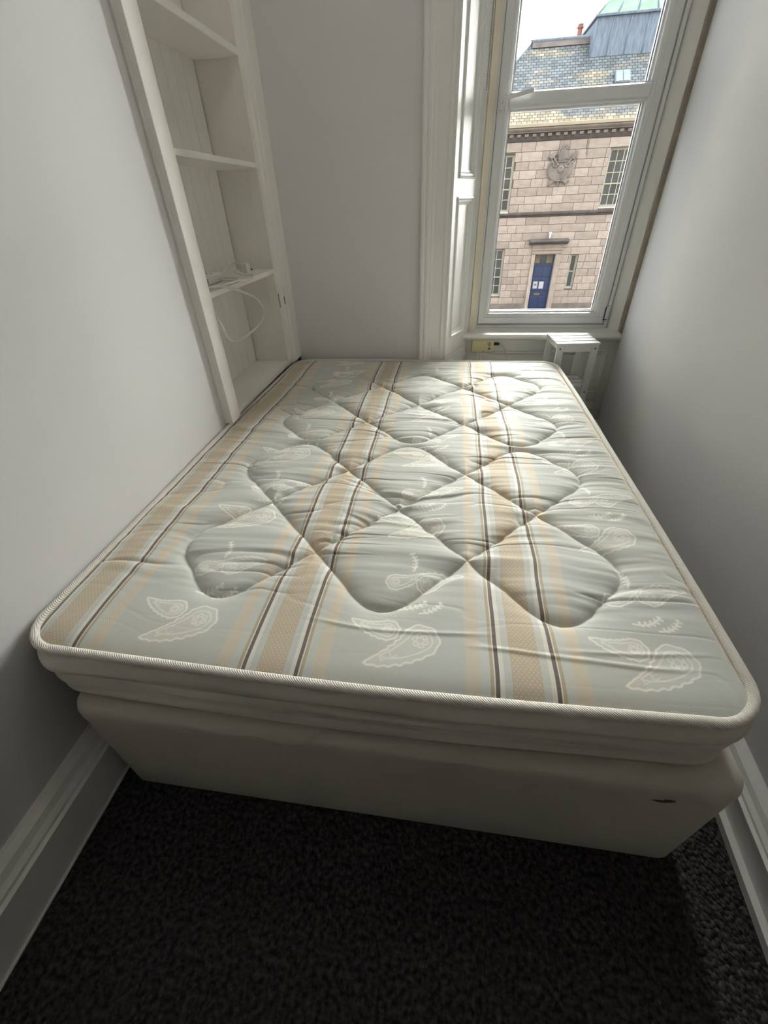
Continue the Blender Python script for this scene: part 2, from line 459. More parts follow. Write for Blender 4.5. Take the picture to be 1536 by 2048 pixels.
# handle
h = None
b = BM()
ov = [(0.998+0.0105*math.cos(a)*1.0, 1.571+ (0.022 if math.sin(a) > 0 else -0.022) + 0.0105*math.sin(a)) for a in [i*math.pi/12 for i in range(24)]]
prism(b, ov, 2.619, 2.630, 'xz', 0.0015)
h = build('window_handle', b, M['upvc'], win, auto=30); h['label'] = 'white lever handle'
b = BM()
cyl(b, (0.999, 2.621, 1.573), (0.999, 2.598, 1.573), 0.0115, 20, 0.0105)
build('boss', b, M['upvc'], h, auto=40)
b = BM()
tube(b, catmull([(1.000, 2.600, 1.573), (1.020, 2.595, 1.576), (1.06, 2.592, 1.583), (1.118, 2.593, 1.5935), (1.124, 2.594, 1.5945)], 5), 0.008, 10, radii=[0.0095]*6+[0.008]*8+[0.0075]*6+[0.004])
build('lever', b, M['upvc'], h, smooth=True)
b = BM(); cyl(b, (1.003, 2.5985, 1.573), (1.003, 2.5955, 1.573), 0.0048, 14)
build('key_barrel', b, M['black'], h)
# hinge low on the right
b = BM(); box(b, 1.661, 1.678, 2.618, 2.640, 0.662, 0.735, 0.003)
hg = build('hinge', b, M['upvc'], win)
b = BM(); box(b, 1.658, 1.6615, 2.620, 2.632, 0.664, 0.733); build('hinge_gap', b, M['gasket'], hg)
b = BM(); box(b, 1.658, 1.674, 2.615, 2.620, 0.667, 0.671); build('hinge_pin', b, M['gasket'], hg)

# beaded blind chain hanging in the reveal
b = BM()
zs, rs = [], []
z = 1.60
while z < 2.40:
    for k, r in ((0, 0.0006), (0.001, 0.0019), (0.002, 0.0023), (0.003, 0.0019), (0.004, 0.0006)):
        zs.append((0.925, 2.565, z+k)); rs.append(r)
    z += 0.006
tube(b, zs, 0.002, 6, radii=rs)
tag(build('blind_chain', b, M['metal'], smooth=True), 'thin beaded metal blind chain hanging beside the window shutter', 'chain')

# ------------------------------------------------------------------ recessed shelf cupboard in the left wall
su = thing('recessed_shelves', (-0.09, 1.84, 0.49), 'tall white recessed shelving with boarded back in the left wall', 'shelving')
OY0, OY1, RX = 1.515, 2.166, -0.187
# casing: near post stands proud of the wall, far post meets the back wall
ZB = 0.549
b = BM()
prism(b, [(LX, 1.430), (-0.022, 1.428), (-0.018, 1.430), (0.004, 1.430), (0.005, 1.433), (0.005, 1.484), (0.001, 1.486), (0.001, 1.490), (-0.002, 1.491), (-0.002, OY0), (-0.052, OY0), (-0.052, 1.485), (LX, 1.475)], ZB, 2.32)
build('post', b, M['shelf'], su)
b = BM()
prism(b, [(LX, YB-0.001), (0.006, YB-0.001), (0.006, 2.245), (0.002, 2.240), (0.002, 2.208), (-0.010, 2.203), (-0.010, OY1), (-0.052, OY1), (-0.052, 2.185), (LX, 2.195)], ZB, 2.32)
build('post', b, M['shelf'], su)
b = BM(); box(b, -0.052, -0.002, OY0, OY1, 2.16, 2.32, 0.002); build('head_rail', b, M['shelf'], su)
# side and back linings
b = BM(); box(b, RX-0.02, -0.053, 1.482, OY0-0.002, 0.495, 2.2); build('side_panel', b, M['shelf'], su)
b = BM(); box(b, RX-0.02, -0.053, OY1+0.002, 2.188, 0.495, 2.2); build('side_panel', b, M['shelf'], su)
b = BM(); box(b, RX-0.02, -0.053, OY0, OY1, 2.17, 2.2); build('top_panel', b, M['shelf'], su)
b = BM(); box(b, RX-0.16, RX-0.012, 1.485, 2.188, 0.495, 2.2); build('shade_backing', b, M['black'], su)  # black sheet stands in for the dark void and shade below the lowest shelf
ys = [OY0]
while ys[-1] + 0.069 < 2.10: ys.append(ys[-1] + 0.069)
ys.append(OY1-0.003)
for i in range(len(ys)-1):
    b = BM(); gp = 0.0003 if i < len(ys)-2 else 0.0015
    prism(b, [(RX-0.012, ys[i]+gp), (RX-0.001, ys[i]+gp), (RX, ys[i]+gp+0.001), (RX, ys[i+1]-gp-0.0045), (RX-0.0008, ys[i+1]-gp-0.0035), (RX, ys[i+1]-gp-0.0025), (RX-0.0012, ys[i+1]-gp), (RX-0.012, ys[i+1]-gp)], 0.55, 2.19)
    build('plank', b, M['shelf'], su)
for zt, th, xf in ((0.570, 0.020, -0.008), (0.994, 0.019, -0.006), (1.376, 0.017, -0.006), (1.702, 0.021, -0.006)):
    b = BM(); box(b, RX+0.0005, xf, OY0+0.001, OY1-0.001, zt-th, zt, 0.0015)
    build('shelf', b, M['shelf'], su)
# old catch plate on the far post
b = BM(); box(b, -0.0105, -0.0075, 2.174, 2.199, 0.826, 0.888, 0.001)
cp = build('catch_plate', b, M['shelf'], su); cp['label'] = 'painted over metal catch plate'
b = BM(); box(b, 0.0015, 0.0035, 2.212, 2.219, 0.834, 0.868); build('slot', b, M['black'], cp)
b = BM(); box(b, -0.0095, -0.0065, 2.169, 2.175, 0.826, 0.888); build('plate_edge', b, M['metal'], cp)

# ------------------------------------------------------------------ white extension lead on the third shelf
ex = thing('extension_lead', (-0.05, 1.70, 0.997), 'white extension lead coiled on the shelf with a loop hanging down', 'cable')
SZ = 0.997
pts = [(-0.075, 1.66, SZ+0.022), (-0.06, 1.60, SZ+0.006), (-0.02, 1.545, SZ+0.005), (0.012, 1.58, SZ+0.006), (0.022, 1.66, SZ+0.006), (0.006, 1.74, SZ+0.005), (-0.05, 1.79, SZ+0.006), (-0.10, 1.73, SZ+0.012), (-0.10, 1.62, SZ+0.016), (-0.05, 1.54, SZ+0.012), (-0.005, 1.50, SZ+0.010), (0.020, 1.545, SZ+0.009), (0.030, 1.60, SZ-0.004), (0.040, 1.69, 0.963), (0.045, 1.77, 0.932), (0.045, 1.822, 0.898), (0.045, 1.838, 0.862), (0.045, 1.800, 0.836), (0.045, 1.709, 0.822), (0.045, 1.604, 0.816), (0.045, 1.520, 0.822), (0.043, 1.472, 0.848), (0.036, 1.463, 0.890), (0.015, 1.470, 0.935), (-0.005, 1.475, 0.972)]
b = BM(); tube(b, catmull(pts, 8), 0.0042, 8); build('cord', b, M['cord'], ex, smooth=True)
pts = [(-0.045, 1.83, SZ+0.022), (-0.02, 1.86, SZ+0.008), (0.02, 1.86, SZ+0.006), (0.038, 1.80, SZ+0.001), (0.030, 1.72, SZ+0.004), (-0.02, 1.68, SZ+0.012), (-0.07, 1.74, SZ+0.014), (-0.10, 1.85, SZ+0.022), (-0.095, 1.93, SZ+0.045), (-0.075, 1.945, SZ+0.040)]
b = BM(); tube(b, catmull(pts, 8), 0.0042, 8); build('cord', b, M['cord'], ex, smooth=True)
b = BM(); box(b, -0.125, -0.055, 1.585, 1.735, SZ+0.001, SZ+0.032, 0.006, 3); blk = build('socket_block', b, M['cord'], ex, auto=40)
for yy in (1.62, 1.69):
    for dx, dy in ((0.012, 0.0), (-0.010, 0.009), (-0.010, -0.009)):
        b = BM(); box(b, -0.09+dx-0.004, -0.09+dx+0.004, yy+dy-0.0025, yy+dy+0.0025, SZ+0.0315, SZ+0.0328); build('socket_slot', b, M['black'], blk)
b = BM(); box(b, -0.0555, -0.0535, 1.60, 1.612, SZ+0.008, SZ+0.024); build('switch', b, M['metal'], blk)
# three pin plug lying on its side
b = BM()
pl = [(-0.058, 1.905), (-0.020, 1.900), (-0.016, 1.925), (-0.026, 1.950), (-0.055, 1.950), (-0.064, 1.925)]
prism(b, pl, SZ+0.002, SZ+0.044, 'xy', 0.005); pg = build('plug', b, M['cord'], ex, auto=40)
for dx, dz in ((-0.040, 0.033), (-0.050, 0.015), (-0.028, 0.015)):
    b = BM(); box(b, dx-0.003, dx+0.003, 1.949, 1.968, SZ+dz-0.003, SZ+dz+0.003, 0.0008); build('pin', b, M['black'], pg)

ex.location += Vector((-0.026, 0.055, -0.003))

# ------------------------------------------------------------------ beige box and its lead below the sill
jb = thing('junction_box', (1.017, 2.55, 0.515), 'small beige plastic junction box fixed under the window sill', 'box')
b = BM(); box(b, 0.955, 1.078, 2.538, 2.5635, 0.514, 0.5845, 0.003, 2); build('case', b, M['beige'], jb, auto=40)
b = BM(); box(b, 1.049, 1.053, 2.5372, 2.5385, 0.548, 0.570); build('print_mark', b, M['ink'], jb)
b = BM(); box(b, 1.056, 1.0595, 2.5372, 2.5385, 0.548, 0.570); build('print_mark', b, M['ink'], jb)
b = BM(); prism(b, [(1.055, 0.527), (1.0635, 0.5345), (1.055, 0.542), (1.0465, 0.5345)], 2.5372, 2.5385, 'xz'); build('diamond_mark', b, M['ink'], jb)
b = BM(); cyl(b, (1.022, 2.5386, 0.522), (1.022, 2.5366, 0.522), 0.003, 12); build('screw', b, M['ink'], jb)
b = BM(); box(b, 1.078, 1.109, 2.545, 2.556, 0.550, 0.563, 0.003); build('connector', b, M['black'], jb, auto=40)
b = BM(); tube(b, catmull([(1.108, 2.5505, 0.556), (1.130, 2.549, 0.545), (1.155, 2.547, 0.51), (1.166, 2.546, 0.46), (1.17, 2.546, 0.40), (1.165, 2.547, 0.25), (1.15, 2.549, 0.0)], 6), 0.0028, 8)
build('lead', b, M['cord'], jb, smooth=True)

wc = thing('wall_cable', (1.71, 2.55, 0.0), 'thin white cable running down beside the right end of the panelling', 'cable')
b = BM(); tube(b, catmull([(1.700, 2.562, 0.487), (1.712, 2.560, 0.478), (1.715, 2.558, 0.43), (1.712, 2.556, 0.37), (1.706, 2.553, 0.32), (1.707, 2.547, 0.24), (1.709, 2.545, 0.18), (1.714, 2.545, 0.10), (1.716, 2.546, 0.0)], 6), 0.0032, 8)
build('cord', b, M['cord'], wc, smooth=True)
b = BM(); tube(b, catmull([(1.50, 2.547, 0.232), (1.60, 2.547, 0.226), (1.68, 2.547, 0.230), (1.695, 2.547, 0.25), (1.697, 2.552, 0.30), (1.690, 2.556, 0.32), (1.63, 2.558, 0.322)], 6), 0.0026, 8)
build('cord', b, M['cord'], wc, smooth=True)

# ------------------------------------------------------------------ small slatted stool
ST = thing('slatted_stool', (1.459, 2.398, 0), 'small white slatted wooden stool standing in the gap below the window', 'stool')
ang = math.radians(5.0)
def sxf(bm):
    bmesh.ops.rotate(bm, cent=(0, 0, 0), matrix=Matrix.Rotation(ang, 3, 'Z'), verts=bm.verts[:])
    bmesh.ops.translate(bm, vec=(1.459, 2.398, 0), verts=bm.verts[:])
    return bm
W2, D2, HT = 0.101, 0.105, 0.629
def spart(name, *a, bev=0.0015, material=None, parent=None):
    b = BM(); box(b, *a, bev); return build(name, sxf(b), material or M['stool'], parent or ST)
for sx in (-1, 1):
    for sy in (-1, 1):
        x0, x1 = (-W2, -W2+0.034) if sx < 0 else (W2-0.034, W2)
        y0, y1 = (-D2, -D2+0.014) if sy < 0 else (D2-0.014, D2)
        spart('leg', x0, x1, y0, y1, 0.0, HT-0.011)
for sy in (-1, 1):
    y0, y1 = (-D2+0.0005, -D2+0.0135) if sy < 0 else (D2-0.0135, D2-0.0005)
    spart('top_rail', -W2+0.0345, W2-0.0345, y0, y1, HT-0.043, HT-0.0115)
    y0, y1 = (-D2+0.0145, -D2+0.028) if sy < 0 else (D2-0.028, D2-0.0145)
    spart('shelf_rail', -W2+0.002, W2-0.002, y0, y1, 0.362, 0.394)
for sx in (-1, 1):
    x0, x1 = (-W2, -W2+0.012) if sx < 0 else (W2-0.012, W2)
    spart('side_rail', x0, x1, -D2+0.0145, D2-0.0145, HT-0.030, HT-0.0115)
w = 2*D2/4
for i in range(4):
    spart('slat', -W2-0.004, W2+0.004, -D2-0.003 + i*(w+0.0015), -D2-0.003 + i*(w+0.0015) + w - 0.0115, HT-0.011, HT)
for i in range(3):
    spart('shelf_slat', -W2+0.001, W2-0.001, -D2+0.0145 + i*0.0610, -D2+0.0145 + i*0.0610 + 0.051, 0.3945, 0.405)
for x, z in ((-W2+0.015, HT-0.027), (W2-0.015, HT-0.027), (W2-0.015, 0.378), (-W2+0.015, 0.378)):
    b = BM(); cyl(b, (x, -D2-0.0008, z), (x, -D2+0.002, z), 0.0042, 14); build('screw', sxf(b), M['black'], ST)

# ------------------------------------------------------------------ the bed: numpy helpers
def vnoise(x, y, seed):
    """smooth value noise in [-1, 1]"""
    rs = np.random.RandomState(seed)
    T = rs.rand(256, 256).astype(np.float32)*2-1
    xi = np.floor(x).astype(int); yi = np.floor(y).astype(int)
    fx = x-xi; fy = y-yi
    fx = fx*fx*fx*(fx*(fx*6-15)+10); fy = fy*fy*fy*(fy*(fy*6-15)+10)
    g = lambda a, c: T[a % 256, c % 256]
    return (g(xi, yi)*(1-fx)+g(xi+1, yi)*fx)*(1-fy) + (g(xi, yi+1)*(1-fx)+g(xi+1, yi+1)*fx)*fy

def np_mesh(name, V, F, material, parent, smooth=True, color=None, colname='fabric'):
    me = bpy.data.meshes.new(name)
    nv, nf = len(V), len(F)
    me.vertices.add(nv); me.loops.add(nf*4); me.polygons.add(nf)
    me.vertices.foreach_set('co', V.astype(np.float32).ravel())
    me.loops.foreach_set('vertex_index', F.astype(np.int32).ravel())
    me.polygons.foreach_set('loop_start', np.arange(0, nf*4, 4, dtype=np.int32))
    me.polygons.foreach_set('use_smooth', np.full(nf, smooth, dtype=bool))
    if color is not None:
        at = me.attributes.new(colname, 'FLOAT_COLOR', 'POINT')
        at.data.foreach_set('color', color.astype(np.float32).ravel())
    me.update(calc_edges=True)
    me.validate()
    me.materials.append(material)
    return link(bpy.data.objects.new(name, me), parent)

def rr_perimeter(x0, x1, y0, y1, r, step=0.006, arc=14):
    """points and outward normals round a rounded rectangle, counter clockwise"""
    out = []
    corners = [((x1-r, y0+r), -90), ((x1-r, y1-r), 0), ((x0+r, y1-r), 90), ((x0+r, y0+r), 180)]
    for (cx, cy), a0 in corners:
        for k in range(arc):
            a = math.radians(a0 + 90*k/(arc-1))
            out.append((cx+r*math.cos(a), cy+r*math.sin(a), math.cos(a), math.sin(a)))
        nx_ = corners[(corners.index(((cx, cy), a0))+1) % 4]
        a = math.radians(a0+90)
        p = out[-1]
        q = (nx_[0][0]+r*math.cos(a), nx_[0][1]+r*math.sin(a))
        L = math.hypot(q[0]-p[0], q[1]-p[1]); n = max(2, int(L/step))
        for k in range(1, n):
            t = k/n
            out.append((p[0]+(q[0]-p[0])*t, p[1]+(q[1]-p[1])*t, p[2], p[3]))
    return np.array(out)

def loft(per, levels, offs, zs):
    """per (n,4); offs/zs arrays (levels, n) -> V, F"""
    n = len(per)
    V = np.zeros((levels, n, 3))
    V[:, :, 0] = per[:, 0] + per[:, 2]*offs
    V[:, :, 1] = per[:, 1] + per[:, 3]*offs
    V[:, :, 2] = zs
    idx = np.arange(levels*n).reshape(levels, n)
    a = idx[:-1]; b_ = np.roll(a, -1, 1); c = np.roll(idx[1:], -1, 1); d = idx[1:]
    F = np.stack([a, b_, c, d], -1).reshape(-1, 4)
    return V.reshape(-1, 3), F

# ---- divan base
BX0, BX1, BY0, BY1, BH = 0.047, 1.397, 0.375, 2.245, 0.372
dv = thing('divan_base', (0.72, 1.31, 0), 'cream fabric divan bed base under the striped mattress', 'bed')
per = rr_perimeter(BX0, BX1, BY0, BY1, 0.045, 0.02)
lv = [(-0.004, 0.004), (0.0, 0.012), (0.001, 0.10), (0.002, 0.20), (0.003, 0.29), (0.003, 0.325), (0.004, 0.335), (0.004, 0.350), (0.001, 0.361), (-0.006, 0.369), (-0.016, 0.3725), (-0.04, 0.3735)]
nn = vnoise(np.arange(len(per))*0.12, np.zeros(len(per)), 3)
offs = np.array([[o]*len(per) for o, z in lv]); zs = np.array([[z]*len(per) for o, z in lv])
V, F = loft(per, len(lv), offs, zs)
V[:, 2] += 0.0
dbody = np_mesh('side_panel', V, F, M['base'], dv)
b = BM()
prism(b, [(p[0]-p[2]*0.036, p[1]-p[3]*0.036) for p in rr_perimeter(BX0, BX1, BY0, BY1, 0.045, 0.05)], 0.35, 0.3730)
build('top_platform', b, M['base'], dv)
b = BM(); prism(b, [(p[0], p[1]) for p in rr_perimeter(BX0+0.02, BX1-0.02, BY0+0.02, BY1-0.02, 0.03, 0.1)], 0.0, 0.05)
build('underside', b, M['black'], dv)
# hem seam along the top of the fabric side and a small scuff
per2 = rr_perimeter(BX0, BX1, BY0, BY1, 0.045, 0.02)
b = BM(); tube(b, [(p[0]+p[2]*0.0022, p[1]+p[3]*0.0022, 0.332) for p in per2], 0.0022, 6, closed=True)
build('seam', b, M['base'], dv, smooth=True)
stain = mat('brown_scuff', (0.10, 0.075, 0.05), 0.9)
b = BM()
for (sx, sz, w_, h_) in ((1.262, 0.312, 0.014, 0.0035), (1.274, 0.317, 0.009, 0.005)):
    prism(b, [(sx+w_*math.cos(a)*(1+0.3*math.sin(3*a)), sz+h_*math.sin(a)) for a in [i*math.pi/7 for i in range(14)]], BY0-0.0042, BY0-0.0030, 'xz')
build('scuff', b, stain, dv)

# ---- mattress
MX0, MX1, MY0, MY1, MH = -0.008, 1.370, 0.414, 2.304, 0.534
MR = 0.080
def soften(V):
    """the soft sides belly out a little between the corners"""
    cx, hw = (MX0+MX1)/2, (MX1-MX0)/2
    x, y = V[:, 0].copy(), V[:, 1].copy()
    V[:, 0] = x + (x-cx)/hw*0.010*np.sin(np.pi*np.clip((y-MY0)/(MY1-MY0), 0, 1))
    V[:, 1] = y - 0.012*np.sin(np.pi*np.clip((x-MX0)/(MX1-MX0), 0, 1))*np.exp(-(y-MY0)/0.25)
    return V
mt = thing('mattress', (0.69, 1.36, 0.374), 'double mattress with quilted striped paisley top lying on the divan base', 'mattress')

# quilting seams: two interlaced diamond figures with rounded tips
QX, QDX, QDY = 0.155, 0.185, 0.2
def quilt(y0):
    L = lambda p, q: np.array((QX+QDX*p, y0+QDY*q))
    segs = []
    seen = set()
    def inside(p, q): return 0 <= p <= 6 and 0 <= q <= 4
    nodes = [(p, q) for p in range(7) for q in range(5) if (p+q) % 2 == 1]
    tips = [n for n in nodes if n[0] in (0, 6) or n[1] in (0, 4)]
    for (p, q) in nodes:
        for dp, dq in ((1, 1), (1, -1)):
            p2, q2 = p+dp, q+dq
            if not inside(p2, q2): continue
            a = 0.46 if (p, q) in tips else 0.0
            c = 0.46 if (p2, q2) in tips else 0.0
            segs.append((L(p+dp*a, q+dq*a), L(p2-dp*c, q2-dq*c)))
    for (p, q) in tips:
        dirs = []
        for dp, dq in ((1, 1), (1, -1), (-1, 1), (-1, -1)):
            if inside(p+dp, q+dq): dirs.append((dp, dq))
        A, B = [L(p+d[0]*0.46, q+d[1]*0.46) for d in dirs]
        out = np.array((p, q), float) - 0.13*np.array((np.sign(dirs[0][0]+dirs[1][0]), np.sign(dirs[0][1]+dirs[1][1])))
        Cc = L(*out)
        pr = A
        for k in range(1, 13):
            t = k/12
            cur = (1-t)**2*A + 2*t*(1-t)*Cc + t*t*B
            segs.append((pr, cur)); pr = cur
    return segs
SEGS = quilt(0.555) + quilt(1.325)

STEP = 0.002
ny = int((MY1-MY0)/STEP)+1; nx = int((MX1-MX0)/STEP)+1
ty = np.linspace(0, 1, ny); tx = np.linspace(0, 1, nx)
# rows: a little denser at the two rounded ends
gy = MY0 + (MY1-MY0)*ty
e_end = np.minimum(gy-MY0, MY1-gy)
ins = np.where(e_end < MR, MR-np.sqrt(np.maximum(MR**2-(MR-e_end)**2, 0)), 0)
X = (MX0+ins)[:, None] + ((MX1-MX0)-2*ins)[:, None]*tx[None, :]
Y = np.repeat(gy[:, None], nx, 1)
D = np.full(X.shape, 0.30)
for (a, c) in SEGS:
    pad = 0.16
    r0 = max(0, int((min(a[1], c[1])-pad-MY0)/STEP)); r1 = min(ny, int((max(a[1], c[1])+pad-MY0)/STEP)+2)
    q0 = max(0, int((min(a[0], c[0])-pad-MX0)/STEP)); q1 = min(nx, int((max(a[0], c[0])+pad-MX0)/STEP)+2)
    sx, sy = X[r0:r1, q0:q1], Y[r0:r1, q0:q1]
    d = c-a; LL = float(d@d)+1e-12
    t = np.clip(((sx-a[0])*d[0]+(sy-a[1])*d[1])/LL, 0, 1)
    dd = np.hypot(sx-a[0]-t*d[0], sy-a[1]-t*d[1])
    D[r0:r1, q0:q1] = np.minimum(D[r0:r1, q0:q1], dd)
EDX = np.minimum(X-(MX0+ins[:, None]), (MX1-ins[:, None])-X)
EDY = np.minimum(Y-MY0, MY1-Y)
ED = np.minimum(EDX, EDY)
puff = 0.0135*(1-np.exp(-D/0.026)) + 0.005*(1-np.exp(-D/0.006)) - 0.004
edge = 1-np.exp(-ED/0.022)
# gathers: long shallow creases running across the bed, strongest near the seams and long edges
warp = 0.020*vnoise(X*4.0, Y*3.0, 11) + 0.006*vnoise(X*12, Y*8, 12)
n1 = vnoise(X*3.2+1.7, (Y+warp)*24.0, 21)
n2 = vnoise(X*7.0+5.1, (Y+warp)*52.0, 22)
n3 = vnoise(X*2.6, (Y+0.7*warp)*13.0, 23)
sel = np.clip(vnoise(X*4.0, Y*9.0, 24)*1.6+0.35, 0, 1)
front = np.clip((Y-0.56)/0.10, 0.12, 1.0)                     # the near border lies smooth
near = np.exp(-D/0.045)
sideg = np.exp(-np.minimum(X-MX0, MX1-X)/0.09)
amp = (0.30+0.85*near+0.80*sideg)*front
crease = -np.clip(1-np.abs(n3)/0.10, 0, 1)**1.5*sel*0.0042*(0.5+0.7*near+0.6*sideg)*front
crease += -np.clip(1-np.abs(n1)/0.14, 0, 1)**1.5*np.clip(vnoise(X*5+9, Y*14, 25)*1.8, 0, 1)*0.0028*(0.4+0.8*near+0.8*sideg)*front
n4 = vnoise(X*11.0+2.1, (Y+warp)*85.0, 26)
wr = 0.0034*n1*amp + 0.0022*n2*amp + 0.0009*n4*amp + 1.5*crease + 0.0030*n3*(0.3+0.5*near)*front + 0.0035*vnoise(X*3, Y*4, 31)
# a couple of shallow fold lines across the smooth near border
for yf, xs, xe, sg in ((0.505, 0.88, 1.33, 1), (0.545, 0.55, 0.95, 1), (0.530, 1.05, 1.34, 1)):
    yy = yf + 0.010*np.sin(X*9+xs*7) + 0.008*vnoise(X*6, X*0+yf*10, 41)
    wr += sg*0.0022*np.exp(-((Y-yy)/0.0045)**2)*np.clip((X-xs)/0.08, 0, 1)*np.clip((xe-X)/0.08, 0, 1)
Zt = MH - 0.008 + puff*edge + wr*edge

# printed fabric: paisley outline mask painted per vertex
MASK = np.zeros(X.shape); FILL = np.zeros(X.shape)
def rot(P, a): c, s = math.cos(a), math.sin(a); return P @ np.array(((c, s), (-s, c)))
def drop(hw=0.42, ln=1.25, curl=0.55, wav=0.02, scale=1.0):
    s = np.linspace(0, 1, 26)
    ax = np.stack([-ln*(0.45*s+0.25*s*s)*curl/0.55, -ln*(0.95*s-0.20*s*s)], 1)
    tg = np.gradient(ax, axis=0); tg /= np.linalg.norm(tg, axis=1)[:, None]
    nr = np.stack([-tg[:, 1], tg[:, 0]], 1)
    w_ = hw*(1-s)**0.65*(1-0.15*s)
    l = ax+nr*w_[:, None]; r = ax-nr*w_[:, None]
    a0 = math.atan2(*(l[0]-ax[0])[::-1])
    head = []
    for k in range(1, 14):
        a = a0 + (1 if np.cross(tg[0], nr[0]) > 0 else -1)*-math.pi*k/14 + math.pi*0
        head.append((hw*math.cos(a), hw*math.sin(a)))
    head = np.array(head)
    # head arc must bulge away from the tail
    if head[6] @ tg[0] > 0: head = np.array([(hw*math.cos(a0+math.pi*k/14), hw*math.sin(a0+math.pi*k/14)) for k in range(1, 14)])
    P = np.concatenate([l[::-1], head, r])
    ph = np.arange(len(P))
    cen = P.mean(0)
    P = P + (P-cen)/np.maximum(np.linalg.norm(P-cen, axis=1)[:, None], 1e-6)*(wav*np.sin(ph*1.6))[:, None]
    return P*scale
def paisley(scale, ang, flip=1, off=(0, 0)):
    big = drop(0.42, 1.30, 0.55, 0.025); inn = drop(0.27, 0.95, 0.55, 0.0)
    ls = [(big, 1), (inn, 0.8)]
    for k in range(6):
        a = k*math.pi/3
        c = np.array((0.13*math.cos(a), 0.13*math.sin(a)))
        th = np.linspace(0, 2*math.pi, 9)
        ls.append((c+0.055*np.stack([np.cos(th), np.sin(th)], 1), 0.8))
    for k in (0.55, 0.72):
        ax = np.array((-1.3*(0.45*k+0.25*k*k), -1.3*(0.95*k-0.2*k*k)))
        ls.append((ax+np.array([(-0.09, 0.06), (0, -0.04), (0.09, 0.06)]), 0.7))
    out = []
    for P, wgt in ls:
        P = P.copy(); P[:, 0] *= flip
        out.append((rot(P, ang)*scale+np.array(off), wgt))
    return out
def sprig(scale, ang, off):
    t = np.linspace(-1, 1, 12)
    st = np.stack([t*0.6, 0.18*t*t], 1)
    ls = [(st, 1)]
    for k in range(2, 12, 2):
        p = st[k]
        ls.append((np.array([p, p+(0.06, 0.13)]), 1)); ls.append((np.array([p, p+(0.10, -0.10)]), 1))
    return [(rot(P, ang)*scale+np.array(off), w_) for P, w_ in ls]
def stamp(lines, cx, cy, strength=1.0, width=0.0021):
    for P, wgt in lines:
        P = P + np.array((cx, cy))
        if wgt == 1 and len(P) > 40:                      # tint the inside of the big outlines
            r0 = max(0, int((P[:, 1].min()-MY0)/STEP)); r1 = min(ny, int((P[:, 1].max()-MY0)/STEP)+2)
            q0 = max(0, int((P[:, 0].min()-MX0)/STEP)-2); q1 = min(nx, int((P[:, 0].max()-MX0)/STEP)+3)
            if r1 > r0 and q1 > q0:
                sx, sy = X[r0:r1, q0:q1], Y[r0:r1, q0:q1]
                ins_ = np.zeros(sx.shape, bool)
                Q = np.roll(P, -1, 0)
                for (ax, ay), (bx_, by_) in zip(P, Q):
                    if ay == by_: continue
                    ins_ ^= ((ay > sy) != (by_ > sy)) & (sx < (bx_-ax)*(sy-ay)/(by_-ay)+ax)
                FILL[r0:r1, q0:q1] = np.maximum(FILL[r0:r1, q0:q1], ins_*1.0)
        for a, c in zip(P[:-1], P[1:]):
            pad = 0.006
            r0 = max(0, int((min(a[1], c[1])-pad-MY0)/STEP)); r1 = min(ny, int((max(a[1], c[1])+pad-MY0)/STEP)+2)
            q0 = max(0, int((min(a[0], c[0])-pad-MX0)/STEP)-2); q1 = min(nx, int((max(a[0], c[0])+pad-MX0)/STEP)+4)
            if r1 <= r0 or q1 <= q0: continue
            sx, sy = X[r0:r1, q0:q1], Y[r0:r1, q0:q1]
            d = c-a; LL = float(d@d)+1e-12
            t = np.clip(((sx-a[0])*d[0]+(sy-a[1])*d[1])/LL, 0, 1)
            dd = np.hypot(sx-a[0]-t*d[0], sy-a[1]-t*d[1])
            v = np.clip(1-(dd-width*0.5)/0.0022, 0, 1)*wgt*strength
            MASK[r0:r1, q0:q1] = np.maximum(MASK[r0:r1, q0:q1], v)
for cx in (0.305, 0.765, 1.228):
    for i, cy in enumerate((0.495, 0.850, 1.205, 1.560, 1.915, 2.235)):
        stamp(paisley(0.086, math.radians(-18), 1, (0.035, 0.020)), cx, cy)
        stamp(paisley(0.058, math.radians(-62), 1, (-0.032, 0.040)), cx, cy)
        stamp(sprig(0.045, math.radians(35), (0.055, 0.095)), cx, cy)
    for cy in (0.672, 1.027, 1.382, 1.737, 2.092):
        stamp(paisley(0.062, math.radians(150), 1, (0.040, 0.000)), cx, cy)
        stamp(paisley(0.050, math.radians(75), -1, (-0.030, -0.010)), cx, cy)
        stamp(sprig(0.045, math.radians(100), (0.010, 0.055)), cx, cy)
        stamp(sprig(0.050, math.radians(20), (0.015, -0.075)), cx, cy)
uw = X + 0.006*vnoise(X*2, Y*2.2, 51) + 0.0025*vnoise(X*3, Y*9, 52) + 0.0035*np.clip(0.03-D, 0, 0.03)/0.03*vnoise(X*6, Y*6, 53)
COLR = np.stack([np.maximum(MASK, 0.28*FILL), uw, Y + 0.5*warp, np.ones_like(X)], -1).reshape(-1, 4)
idx = np.arange(ny*nx).reshape(ny, nx)
F = np.stack([idx[:-1, :-1], idx[:-1, 1:], idx[1:, 1:], idx[1:, :-1]], -1).reshape(-1, 4)
V = soften(np.stack([X, Y, Zt], -1).reshape(-1, 3))

